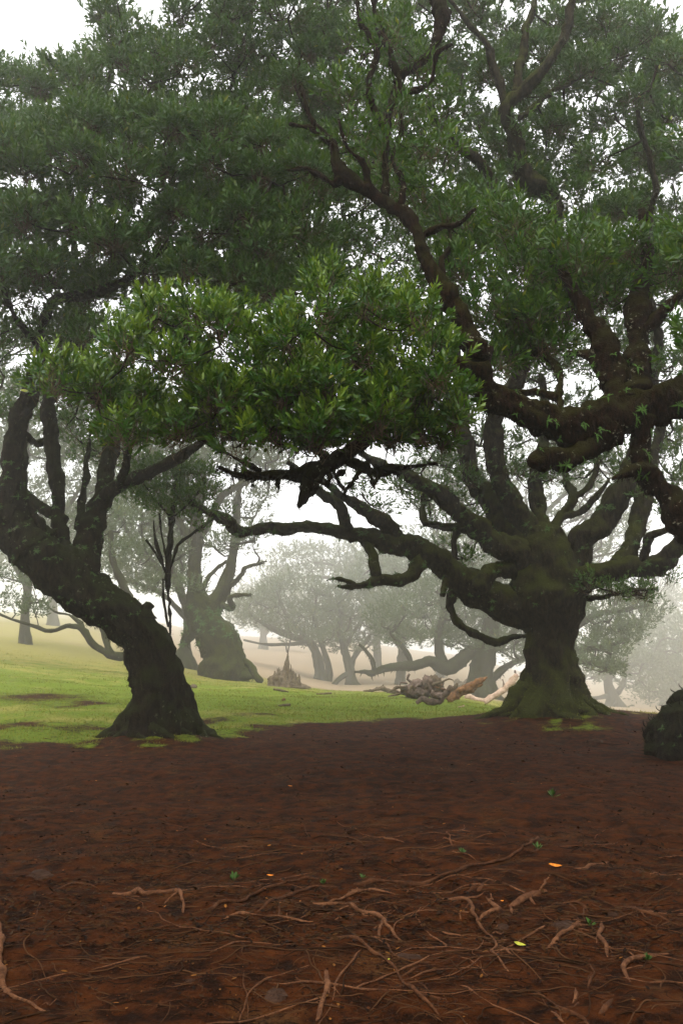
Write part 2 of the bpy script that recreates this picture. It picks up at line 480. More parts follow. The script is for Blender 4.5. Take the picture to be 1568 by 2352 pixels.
def ground():
    xs = axis_steps(-430, 430, -4.0, 4.0, .058, 1.065)
    ys = axis_steps(-60, 495, 3.2, 9.6, .052, 1.03)
    X, Y = np.meshgrid(xs, ys)
    x, y = X.ravel(), Y.ravel()
    z = gz(x, y)
    u = x / np.maximum(y, 4)
    edge = np.interp(u, [-.5, -.40, -.30, -.17, -.13, -.10, -.05, 0, .10, .19, .30, .34, .5],
                        [12.6, 13.4, 14.4, 14.6, 15.6, 17.0, 17.8, 18.6, 19.0, 18.6, 18.4, 18.6, 19])
    p2 = np.stack([x, y, z * 0], 1)
    e = y - edge + 1.6 * fbm(p2 * .8, 4, 3) + .9 * fbm(p2 * 2.9, 44, 3)
    g = np.clip(e / 1.6 + .4, 0, 1.0)
    def spot(px, py, rx, ry):
        c = G(px, py); return np.exp(-((x - c[0] + wx) / rx) ** 2 - ((y - c[1] + wy) / ry) ** 2)
    wx, wy = 1.2 * fbm(p2 * .9, 71, 3), 1.2 * fbm(p2 * .9, 72, 3)
    # trodden bare patches in the turf, and mossy skirts at the two big trunks
    for s in ((70, 1600, 1.6, 1.8), (180, 1618, 1.0, 1.2), (60, 1668, 1.5, .6), (250, 1650, .8, .5), (500, 1655, 1.0, .6), (640, 1640, .9, .5)):
        g = g - .80 * spot(*s)
    for s in ((255, 1697, .45, .5), (480, 1680, .35, .4), (1345, 1664, .8, .45), (1240, 1670, .5, .3), (1390, 1662, .5, .3), (1110, 1658, .45, .4), (380, 1712, .5, .25)):
        g = np.maximum(g, spot(*s) * (.62 + .75 * fbm(p2 * 3.1, 77, 3)))
    dry = np.clip((y - 26) / 38, 0, 1) * np.interp(u, [-.4, -.1, 0, .2, .3], [1, .7, .45, .6, .9]) + .25 * np.exp(-((y - 18.5) / 2.0) ** 2)
    dry = np.where((u > .30) & (y > 18), np.maximum(dry, .75), dry)
    brk = np.clip((y - 62) / 22, 0, 1) * np.interp(u, [-.5, -.3, -.1, 0, .4], [.35, .45, .8, 1, .8])
    nx, ny = len(xs), len(ys)
    i = (np.arange(ny - 1)[:, None] * nx + np.arange(nx - 1)[None]).ravel()
    o = mk("ground", np.stack([x, y, z], 1), np.stack([i, i + 1, i + nx + 1, i + nx], 1), None, M['ground'],
           vattr=dict(grass=g, dry=dry, bracken=brk))
    tag(o, "bare reddish brown earth running into green and straw coloured turf", None, None, "structure")
    return o
ground()

# ------------------------------------------------------------------ leaves and crowns
LEAF6 = np.array([[0, 0, 0], [.32, .5, .10], [.70, .46, .12], [1, 0, .04], [.70, -.46, .12], [.32, -.5, .10]])   # along, across, up

def leaf_geo(pos, ax, nr, ln, wd, six=True):
    s = np.cross(nr, ax)
    if six:
        T = LEAF6
        V = (pos[:, None] + ax[:, None] * (T[None, :, 0, None] * ln[:, None, None])
             + s[:, None] * (T[None, :, 1, None] * wd[:, None, None]) + nr[:, None] * (T[None, :, 2, None] * wd[:, None, None]))
        k = np.arange(len(pos))[:, None] * 6
        Q = np.concatenate([k + np.array([[0, 3, 2, 1]]), k + np.array([[0, 5, 4, 3]])])
        return V.reshape(-1, 3), Q, None
    T = np.array([[0, 0, 0], [.48, .56, .12], [1, 0, 0], [.52, -.56, .12]])
    V = (pos[:, None] + ax[:, None] * (T[None, :, 0, None] * ln[:, None, None])
         + s[:, None] * (T[None, :, 1, None] * wd[:, None, None]) + nr[:, None] * (T[None, :, 2, None] * wd[:, None, None]))
    k = np.arange(len(pos))[:, None] * 4
    return V.reshape(-1, 3), None, np.concatenate([k + np.array([[0, 2, 1]]), k + np.array([[0, 3, 2]])])

def in_poly(px, py, poly):
    poly = np.asarray(poly, float); c = np.zeros(len(px), bool); j = len(poly) - 1
    for i in range(len(poly)):
        xi, yi = poly[i]; xj, yj = poly[j]
        m = ((yi > py) != (yj > py)) & (px < (xj - xi) * (py - yi) / (yj - yi + 1e-9) + xi)
        c ^= m; j = i
    return c

def clump_centres(poly, D, n, rng, holes=()):
    poly = np.asarray(poly, float)
    lo, hi = poly.min(0), poly.max(0)
    cand = []
    while len(cand) < n * 14:
        x = rng.uniform(lo[0], hi[0], 800); y = rng.uniform(lo[1], hi[1], 800)
        ok = in_poly(x, y, poly)
        for hx, hy, hr in holes: ok &= (x - hx) ** 2 + (y - hy) ** 2 > hr * hr
        d = rng.uniform(D[0], D[1], 800)
        for a, b_, c in zip(x[ok], y[ok], d[ok]): cand.append(P(a, b_, c))
    cand = np.array(cand)
    w = np.array([1, .45, 1.0])                       # spread mostly as the photo shows it, loosely in depth
    pick = [0]; dist = np.linalg.norm((cand - cand[0]) * w, axis=1)
    while len(pick) < n:
        k = int(np.argmax(dist * rng.uniform(.7, 1, len(cand)))); pick.append(k)
        dist = np.minimum(dist, np.linalg.norm((cand - cand[k]) * w, axis=1))
    return cand[pick]

class Crown:
    def __init__(s, six, leafmat, twigmat):
        s.six, s.leafmat, s.twigmat = six, leafmat, twigmat
        s.leaves = []; s.six_of = []; s.twigs = Bag(); s.branches = Bag()
    def fill(s, centres, cr, sprays, nl, ll, rng, slen=.30, flat=.75, bright=0., low=-.45, twig_r=.004, six=None, twigs=True):
        n = len(centres)
        C = np.repeat(centres, sprays, 0); m = len(C)
        R_ = np.repeat(cr * rng.uniform(.7, 1.25, n), sprays)
        d = nrm(rng.normal(size=(m, 3)) * [1, 1, .8])
        d[:, 2] = np.where(d[:, 2] < low, -d[:, 2], d[:, 2])
        rad = R_ * rng.uniform(.25, 1, m) ** .6
        rad = np.where((rng.uniform(size=m) < .14) & (d[:, 2] > -.1), rad * rng.uniform(1.15, 1.75, m), rad)
        pos = C + d * rad[:, None] * [1, 1, flat]
        ax = nrm(d * .75 + np.array([0, 0, .62]) + rng.normal(size=(m, 3)) * .28)
        L = slen * rng.uniform(.7, 1.3, m)
        start = pos - ax * (L * .4)[:, None]
        # twig: thin three-sided spike
        a1 = nrm(np.cross(ax, [.31, .52, .8])); a2 = np.cross(ax, a1)
        b0 = start - ax * (L * .35)[:, None]; tip = start + ax * L[:, None]
        vv = np.stack([b0 + a1 * twig_r, b0 - a1 * twig_r * .5 + a2 * twig_r * .87, b0 - a1 * twig_r * .5 - a2 * twig_r * .87, tip], 1).reshape(-1, 3)
        k = np.arange(m)[:, None] * 4
        T = np.concatenate([k + np.array([[0, 1, 3]]), k + np.array([[1, 2, 3]]), k + np.array([[2, 0, 3]])])
        if twigs: s.twigs.add(vv, None, T, None, rng.uniform(0, 1, len(T)))
        s.six_of.append(np.full(m * nl, s.six if six is None else six))
        # leaves in a spiral round the twig, opening wider towards its base
        t = np.linspace(.30, 1, nl)[None] + rng.normal(size=(m, nl)) * .03
        ph = rng.uniform(0, 6.28, (m, 1)) + np.arange(nl)[None] * 2.4 + rng.normal(size=(m, nl)) * .3
        op = np.radians(np.interp(t, [0, 1], [72, 24])) + rng.normal(size=(m, nl)) * .2
        e1, e2 = a1[:, None], a2[:, None]; A = ax[:, None]
        radl = e1 * np.cos(ph)[..., None] + e2 * np.sin(ph)[..., None]
        la = nrm(A * np.cos(op)[..., None] + radl * np.sin(op)[..., None])
        ln_ = nrm(A - la * (A * la).sum(-1, keepdims=True) + rng.normal(size=(m, nl, 3)) * .22)
        ln_ = nrm(ln_ - la * (ln_ * la).sum(-1, keepdims=True))
        lp = start[:, None] + A * (t * L[:, None])[..., None]
        lens = ll * rng.uniform(.55, 1.35, (m, nl)) * np.interp(t, [0, .7, 1], [1, 1, .75])
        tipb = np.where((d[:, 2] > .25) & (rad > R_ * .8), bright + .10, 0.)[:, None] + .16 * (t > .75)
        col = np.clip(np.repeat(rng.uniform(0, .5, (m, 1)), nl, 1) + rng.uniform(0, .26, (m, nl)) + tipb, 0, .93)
        col = np.where(rng.uniform(size=(m, nl)) < .011, rng.uniform(.95, 1, (m, nl)), col)
        s.leaves.append((lp.reshape(-1, 3), la.reshape(-1, 3), ln_.reshape(-1, 3), lens.ravel(), (lens * rng.uniform(.25, .34, lens.shape)).ravel(), col.ravel()))
    def grow(s, centres, limb_pts, r0, rng, sag=.12, ns=4):
        """branches from the limbs out to every clump, each grown from the nearest wood so far"""
        wood = np.asarray(limb_pts); todo = list(range(len(centres)))
        dn = np.linalg.norm(centres[:, None] - wood[None], axis=2)
        best = dn.min(1); src = wood[dn.argmin(1)].copy()
        while todo:
            k = min(todo, key=lambda q: best[q]); todo.remove(k)
            a, b_ = src[k], centres[k]
            L = np.linalg.norm(b_ - a)
            mid = [a + (b_ - a) * f + rng.normal(size=3) * L * .085 + np.array([0, 0, -sag * L * math.sin(f * 3.14)]) for f in (.33, .66)]
            pts = np.array([a, *mid, b_])
            rr = r0 * min(1.5, .5 + L * .35)
            V, Q, T, _ = tube(pts, [rr, rr * .75, rr * .55, rr * .3], ns, max(.2, L / 7), 0, 0, 0, int(k))
            s.branches.add(V, Q, T, rng.uniform(.1, .8), .4)
            sp, _ = spline(pts, [1] * 4, .2)
            if todo:
                ti = np.array(todo)
                d2 = np.linalg.norm(centres[ti][:, None] - sp[None], axis=2) * 1.05
                j = d2.argmin(1); v = d2[np.arange(len(ti)), j]; w = v < best[ti]
                best[ti[w]] = v[w]; src[ti[w]] = sp[j[w]]
            # short side shoots inside the clump
            for _ in range(3):
                e = b_ + rng.normal(size=3) * [.3, .3, .18] + [0, 0, .15]
                V, Q, T, _n = tube([a + (b_ - a) * rng.uniform(.6, .95), (b_ + e) / 2 + rng.normal(size=3) * .05, e], [rr * .35, rr * .25, rr * .1], 3, .2, 0, 0)
                s.branches.add(V, Q, T, rng.uniform(.1, .9), .4)
    def build(s, root, origin, singles=0):
        A = [np.concatenate(x) for x in zip(*s.leaves)]
        keep = np.ones(len(A[0]), bool)
        if singles:
            p = A[0] - np.array([0, 0, CAMZ])
            c_, s_ = math.cos(PITCH), math.sin(PITCH)
            zc = p[:, 1] * c_ + p[:, 2] * s_; yc = -p[:, 1] * s_ + p[:, 2] * c_
            sx, sy = CX + FPX * p[:, 0] / zc, CY - FPX * yc / zc
            ok = (sx > 5) & (sx < 1563) & (sy > 5) & (sy < 2347)
            cell = np.where(ok, (sx // 24).astype(int) * 1000 + (sy // 24).astype(int), -1)
            size = A[3] / zc
            order = np.lexsort((zc, cell))
            first = order[np.r_[True, np.diff(cell[order]) != 0]]
            first = first[cell[first] >= 0]
            first = first[np.argsort(-size[first])][:singles]
            keep[first] = False
            meshes = []
            for v in (.1, .3, .45, .6, .75, .9, .985):
                V, Q, T = leaf_geo(np.zeros((1, 3)), np.array([[1., 0, 0]]), np.array([[0, 0, 1.]]), np.ones(1), np.array([.30]))
                meshes.append((v, mk_mesh("leaf", V, Q, T, s.leafmat, False, np.full(2, v))))
            for k in first:
                me = min(meshes, key=lambda q: abs(q[0] - A[5][k]))[1]
                o = bpy.data.objects.new("leaf", me)
                sd = np.cross(A[2][k], A[1][k]); l = A[3][k]
                mm = Matrix(np.column_stack([A[1][k] * l, sd * l, A[2][k] * l]).tolist()).to_4x4()
                mm.translation = Vector((A[0][k] - origin).tolist())
                o.matrix_local = mm
                link(o, root)
        sx_ = np.concatenate(s.six_of)
        cb = Bag()
        for flag in (True, False):
            a_ = [a[keep & (sx_ == flag)] for a in A]
            if len(a_[0]):
                V, Q, T = leaf_geo(*a_[:5], six=flag); c2 = np.concatenate([a_[5], a_[5]])
                cb.add(V, Q, T, c2, c2)
        o = cb.build("crown", s.leafmat, root, origin, False); o["kind"] = "stuff"
        t = s.twigs.build("twigs", s.twigmat, root, origin, False)
        if t: t["kind"] = "stuff"
        t = s.branches.build("branches", s.twigmat if s.six is None else s.barkmat, root, origin)
        if t: t["kind"] = "stuff"
        return int(keep.sum())

def fern_mesh(seed, nfr=7, m='fern'):
    rng = np.random.default_rng(seed); b = Bag(); nfr += 4
    for f in range(nfr):
        az = f / nfr * 6.28 + rng.normal() * .3; el = rng.uniform(.2, 1.3); L = rng.uniform(.55, 1.25)
        h = np.array([math.cos(az), math.sin(az), 0]); sd = np.array([-h[1], h[0], 0])
        t = np.linspace(0, 1, 9)
        c = h[None] * (t * math.cos(el) * L)[:, None] + np.array([0, 0, 1.])[None] * (t * math.sin(el) * L - .55 * t ** 2 * L)[:, None]
        for i in range(1, 9):
            w = .13 * L * math.sin(math.pi * min(1, .18 + t[i] * .8)) 
            fw = (c[i] - c[i - 1])
            for sg in (-1, 1):
                V = np.array([c[i - 1] + fw * .15, c[i] + sd * sg * w + fw * .7, c[i] - fw * .1, c[i - 1] + fw * .45 + sd * sg * w * .5])
                b.add(V, np.array([[0, 2, 1, 3]]) if sg > 0 else np.array([[0, 3, 1, 2]]), None, rng.uniform(.2, 1))
    V = np.concatenate(b.V); Q = np.concatenate(b.Q)
    return mk_mesh("fern", V, Q, None, M[m], False, np.concatenate(b.fq))
FERNS = [fern_mesh(k, 5 + k % 4) for k in range(4)]
FERNS_L = [fern_mesh(k + 20, 3 + k % 3, 'fern_light') for k in range(4)]

def moss_fringe(surf, n, length, rng):
    """surf: list of (points, normals); short hanging threads on the bark"""
    Pn = np.concatenate([a for a, _ in surf]); Nn = np.concatenate([b for _, b in surf])
    k = rng.integers(0, len(Pn), n)
    j = rng.normal(size=(n, 3)) * .015
    p, nn = Pn[k] + j, Nn[k]
    L = length * rng.uniform(.3, 1.3, n) * np.where(nn[:, 2] < -.2, 1.25, .6)
    tip = p + nrm(nn * .5 + np.array([0, 0, -.6]) + rng.normal(size=(n, 3)) * .4) * L[:, None]
    sd = nrm(np.cross(tip - p, rng.normal(size=(n, 3)))) * (L * .12)[:, None]
    V = np.stack([p - sd, p + sd, tip], 1).reshape(-1, 3)
    return V, np.arange(n * 3).reshape(-1, 3), rng.uniform(0, 1, n) ** 1.5

def tree(name, label, group, base, trunk, limbs, crowns, bark, leafm, seed, ns=14, six=True, flare=None, singles=0,
         ferns=0, fern_size=.2, fern_on=None, moss=0, moss_len=.05, mossm=None, roots=(), lump=.16, wig=.03, branch_r=.035, twigm=None, k=1.0, step=.10, knobs=(), foot_moss=0, near_ferns=False):
    """base: (px, py, D); trunk: D0, D1, [(px, py, r_px)]; limbs likewise"""
    rng = np.random.default_rng(seed)
    base = (base[0], base[1], base[2] * k); step *= k; branch_r *= k; fern_size *= k; moss_len *= k
    o0 = P(*base)
    o0[2] = gz(o0[0], o0[1])[0]
    root = empty(name, o0)
    tag(root, label, "tree", group)
    surf, lp = [], []
    seen = []                                       # where wood already stands: px, py, depth, radius px
    def conv(D0, D1, pts):
        q = []
        if seen:
            S = np.array(seen); d2 = np.hypot(S[:, 0] - pts[0][0], S[:, 1] - pts[0][1]) - S[:, 3] * .7
            j = d2.argmin()
            if d2[j] < 10: D1 += (S[j, 2] - D0) * .5; D0 = S[j, 2]
        for i_ in range(len(pts) - 1):
            for f in np.linspace(0, 1, 6)[:-1]:
                a, b_ = np.array(pts[i_], float), np.array(pts[i_ + 1], float)
                g_ = (i_ + f) / (len(pts) - 1); m_ = a + (b_ - a) * f
                new.append((m_[0], m_[1], D0 + (D1 - D0) * g_, m_[2]))
        for i_, a in enumerate(pts):
            f = i_ / max(1, len(pts) - 1)
            D = (D0 + (D1 - D0) * f) * k
            q.append((P(a[0], a[1], D), a[2] / FPX * D))
        W = np.array([x for x, _ in q]); r = np.array([y for _, y in q])
        return W, r
    new = []
    W, r = conv(*trunk); seen += new
    if W[0][2] > o0[2] - .25:
        W = np.concatenate([[[W[0][0], W[0][1], o0[2] - .3]], W]); r = np.r_[r[0] * 1.02, r]
    fl = dict(z=o0[2], k=5, ph=seed * 1.7, a=.5, h=.35)
    if flare: fl.update(flare)
    fl['h'] *= k
    V, Q, T, N = tube(W, r, ns * 3, step * .6, lump, .034 * k, 0, seed, fl, furrow=.035)
    mk("trunk", V, Q, T, bark, root, True, origin=o0)
    surf.append((V[:len(N)], N)); sp, _ = spline(W, r, .3); lp.append(sp[len(sp) // 2:])
    limb_surf = []
    for i, lm in enumerate(limbs):
        new = []
        W, r = conv(*lm); seen += new
        nsl = int(np.clip(2 * math.pi * r.max() / (.065 * k), 8, 30)) if ns > 12 else max(8, ns)
        V, Q, T, N = tube(W, r, nsl, max(step * .5, r.mean() * .28) if ns > 12 else step, lump, .02 * k, wig, seed * 31 + i)
        mk("limb", V, Q, T, bark, root, True, origin=o0)
        surf.append((V[:len(N)], N)); limb_surf.append((V[:len(N)], N))
        sp, _ = spline(W, r, .25); lp.append(sp[len(sp) // 3:])
    for i, (kx, ky, kr, kd) in enumerate(knobs):
        c = P(kx, ky, kd); rr = kr / FPX * kd
        V, Q, T, N = tube([c - [0, 0, rr * 1.2], c, c + [rr * .3, -rr * .3, rr * .7]], [rr * 1.2, rr, rr * .75], 14, rr * .2, .25, .02, 0, 900 + i)
        mk("knob", V, Q, T, bark, root, True, origin=o0)
    for i, (az, L, rr) in enumerate(roots):
        az = R(az); rb = r[0] if False else None
        pts, rad = [], []
        for f in np.linspace(0, 1, 7):
            dd = fl.get('r', .5) * .55 + f * L
            a2 = az + .25 * math.sin(f * 4 + i)
            x, y = o0[0] + math.cos(a2) * dd, o0[1] + math.sin(a2) * dd
            pts.append([x, y, gz(x, y)[0] + (1 - f) ** 2.2 * rr * 2.0 - .35 * rr * (f > .2) + .01])
            rad.append(rr * (1 - f) ** .8 + .012)
        V, Q, T, N = tube(pts, rad, 12, .06, .22, .015, .04, seed * 7 + i)
        mk("root", V, Q, T, bark, root, True, origin=o0)
        surf.append((V[:len(N)], N))
    lp = np.concatenate(lp)
    cr = Crown(six, leafm, twigm or M['twig']); cr.barkmat = twigm or M['twig_dark']
    for c in crowns:
        far = k > 1
        if 'box' in c:
            bx = c['box']; cen = rng.uniform((bx[0], bx[2], bx[4]), (bx[1], bx[3], bx[5]), (c['n'], 3))
        else: cen = clump_centres(c['poly'], (c['D'][0] * k, c['D'][1] * k), c['n'], rng, c.get('holes', ()))
        cr.fill(cen, c.get('cr', .5) * k, int(c.get('sp', 40) * (1.5 if far else 1)), c.get('nl', 12), c.get('ll', .11) * (k * .78 if far else 1), rng, c.get('sl', .3) * k, c.get('flat', .75), c.get('b', 0.), c.get('low', -.45), c.get('tr', .004) * k, c.get('six'), not far)
        src = lp
        if c.get('hi'):                              # boughs out of the picture carry what grows out of the picture
            q = lp - np.array([0, 0, CAMZ]); zc = q[:, 1] * math.cos(PITCH) + q[:, 2] * math.sin(PITCH)
            sx = CX + FPX * q[:, 0] / np.maximum(zc, .1); sy = CY - FPX * (q[:, 2] * math.cos(PITCH) - q[:, 1] * math.sin(PITCH)) / np.maximum(zc, .1)
            src = lp[(sy < -90) | (sx > 1640) | (zc < .2)]
        cr.grow(cen, src, c.get('br', branch_r), rng)
    nleaf = cr.build(root, o0, singles) if crowns else 0
    allp = np.concatenate([a for a, _ in surf]); alln = np.concatenate([b for _, b in surf])
    if ferns:
        d = nrm(np.array([0, 0, CAMZ]) - allp)
        ok = ((alln * d).sum(1) > -.1) & (allp[:, 2] > o0[2] + .3)
        if fern_on is not None: ok &= fern_on(allp)
        idx = np.nonzero(ok)[0]
        for q in rng.choice(idx, min(ferns, len(idx)), replace=False):
            f = bpy.data.objects.new("fern", (FERNS_L if near_ferns else FERNS)[int(rng.integers(0, 4))])
            up = Vector(nrm(alln[q] * .8 + np.array([0, 0, .35])).tolist())
            f.rotation_mode = 'QUATERNION'
            f.rotation_quaternion = up.to_track_quat('Z', 'Y')
            f.location = tuple(allp[q] - o0); sc = fern_size * rng.uniform(.55, 1.25); f.scale = (sc, sc, sc)
            link(f, root)
    if moss:
        V, T, fa = moss_fringe(surf, moss, moss_len, rng)
        m = mk("moss", V, None, T, mossm or M['moss'], root, False, fa, None, o0); m["kind"] = "stuff"
    if foot_moss:
        kk = (allp[:, 2] < o0[2] + .75) & (allp[:, 2] > o0[2] - .05)
        V, T, fa = moss_fringe([(allp[kk], nrm(alln[kk] + [0, 0, .9]))], foot_moss, .05, rng)
        m = mk("moss", V, None, T, M['moss_bright'], root, False, fa, None, o0); m["kind"] = "stuff"
    return root

# ------------------------------------------------------------------ the two big trees and the near one
tree("old_laurel_tree", "dark leaning laurel tree with thick bent trunk at the edge of the bare earth", "old laurel trees in the fog",
  (365, 1690, 14.9),
  (14.9, 14.2, [(366, 1692, 72), (371, 1640, 68), (368, 1580, 58), (352, 1520, 55), (322, 1460, 53), (268, 1412, 52), (205, 1368, 56), (145, 1318, 58), (85, 1268, 54), (45, 1215, 48)]),
  [(14.2, 12.6, [(80, 1262, 58), (35, 1200, 48), (20, 1130, 33), (28, 1080, 26), (40, 1000, 24), (52, 940, 22), (68, 890, 20), (95, 820, 14), (100, 753, 11), (115, 710, 11), (141, 682, 11), (192, 672, 11), (290, 640, 10), (380, 560, 7)]),
   (14.4, 15.2, [(165, 1310, 22), (153, 1265, 18), (137, 1180, 16), (129, 1080, 16), (117, 979, 17), (115, 918, 16), (140, 830, 13), (158, 740, 11), (167, 664, 10), (220, 560, 9), (280, 420, 7), (330, 250, 5)]),
   (14.4, 15.8, [(190, 1320, 40), (200, 1260, 32), (217, 1185, 27), (238, 1120, 20), (252, 1060, 17), (252, 1010, 18), (240, 930, 14), (200, 805, 10), (197, 702, 9), (260, 600, 8), (400, 480, 7), (520, 330, 5)]),
   (14.8, 12.8, [(222, 1172, 20), (255, 1133, 16), (306, 1100, 14), (362, 1076, 13), (403, 1051, 12), (439, 1023, 10), (500, 990, 7), (560, 940, 4)]),
   (14.5, 15.4, [(185, 1215, 12), (186, 1170, 9), (192, 1130, 8), (201, 1095, 7), (200, 1065, 6), (210, 1030, 5), (215, 970, 3)]),
   (14.4, 15.0, [(150, 1195, 14), (110, 1175, 14), (80, 1158, 13), (58, 1130, 11), (58, 1080, 8), (58, 1031, 7), (45, 960, 6)]),
   (14.3, 14.0, [(140, 1305, 13), (118, 1265, 12), (98, 1225, 11), (78, 1185, 9), (62, 1150, 8)]),
   (13.6, 14.9, [(48, 985, 8), (64, 1002, 8), (86, 1017, 9), (118, 1008, 8)]),
   (13.0, 12.0, [(95, 800, 9), (60, 760, 7), (20, 700, 6), (-20, 600, 5)]),
   (15.0, 13.0, [(225, 1150, 11), (265, 1110, 10), (285, 1080, 9), (290, 1040, 7), (330, 980, 5)]),
   (15.4, 17.0, [(160, 740, 9), (240, 640, 9), (420, 430, 8), (520, 230, 6), (560, 90, 4)]),
   (15.2, 17.5, [(170, 690, 8), (180, 480, 8), (240, 260, 6), (262, 90, 4)])],
  [dict(poly=[(-60, 340), (120, 300), (300, 275), (450, 290), (640, 330), (740, 430), (760, 560), (730, 680), (620, 700), (500, 670), (380, 660), (300, 680), (200, 680), (120, 650), (-60, 620)], D=(12.0, 14.8), n=100, cr=.40, sp=74, nl=12, ll=.122, sl=.34, holes=[(378, 462, 20)]),
   dict(poly=[(-60, 620), (200, 640), (250, 720), (215, 790), (60, 800), (-60, 780)], D=(12.5, 15.5), n=24, cr=.46, sp=44, nl=11, ll=.115),
   dict(poly=[(-60, 780), (120, 790), (260, 760), (330, 900), (260, 960), (150, 990), (60, 960), (-60, 980)], D=(16.0, 19.0), n=30, cr=.42, sp=34, nl=10, ll=.12),
   dict(poly=[(-60, 160), (70, 185), (160, 165), (235, 135), (225, 0), (250, -60), (290, -60), (310, 80), (370, 60), (420, -40), (720, -60), (780, 120), (740, 350), (560, 350), (300, 300), (-60, 360)], D=(15.2, 18.6), n=104, cr=.44, sp=74, nl=12, ll=.128, sl=.36),
   dict(poly=[(150, 1000), (225, 985), (330, 1000), (300, 1060), (200, 1065)], D=(16.0, 18.0), n=9, cr=.42, sp=30, nl=10, ll=.10),
   dict(poly=[(520, 400), (760, 400), (930, 450), (1000, 600), (960, 700), (850, 690), (740, 650), (640, 700), (520, 690)], D=(14.5, 17), n=46, cr=.58, sp=56, nl=11, ll=.115, sl=.34)],
  M['bark_left'], M['leaf_mid'], 11, ns=18, six=False, flare=dict(a=.26, h=.30, k=6, ph=1.0, r=.62), singles=300,
  ferns=190, fern_size=.08, fern_on=lambda p: (p[:, 2] > 1.9) & (p[:, 2] < 4.6) & (p[:, 0] < -3.0), moss=30000, moss_len=.035, wig=.06,
  roots=[(186, .95, .20), (212, .7, .13), (236, .6, .17), (262, .5, .11), (284, .6, .16), (312, .5, .12), (338, .7, .17), (2, .9, .17), (100, .6, .13)], branch_r=.032,
  knobs=[(338, 1400, 17, 14.45)])

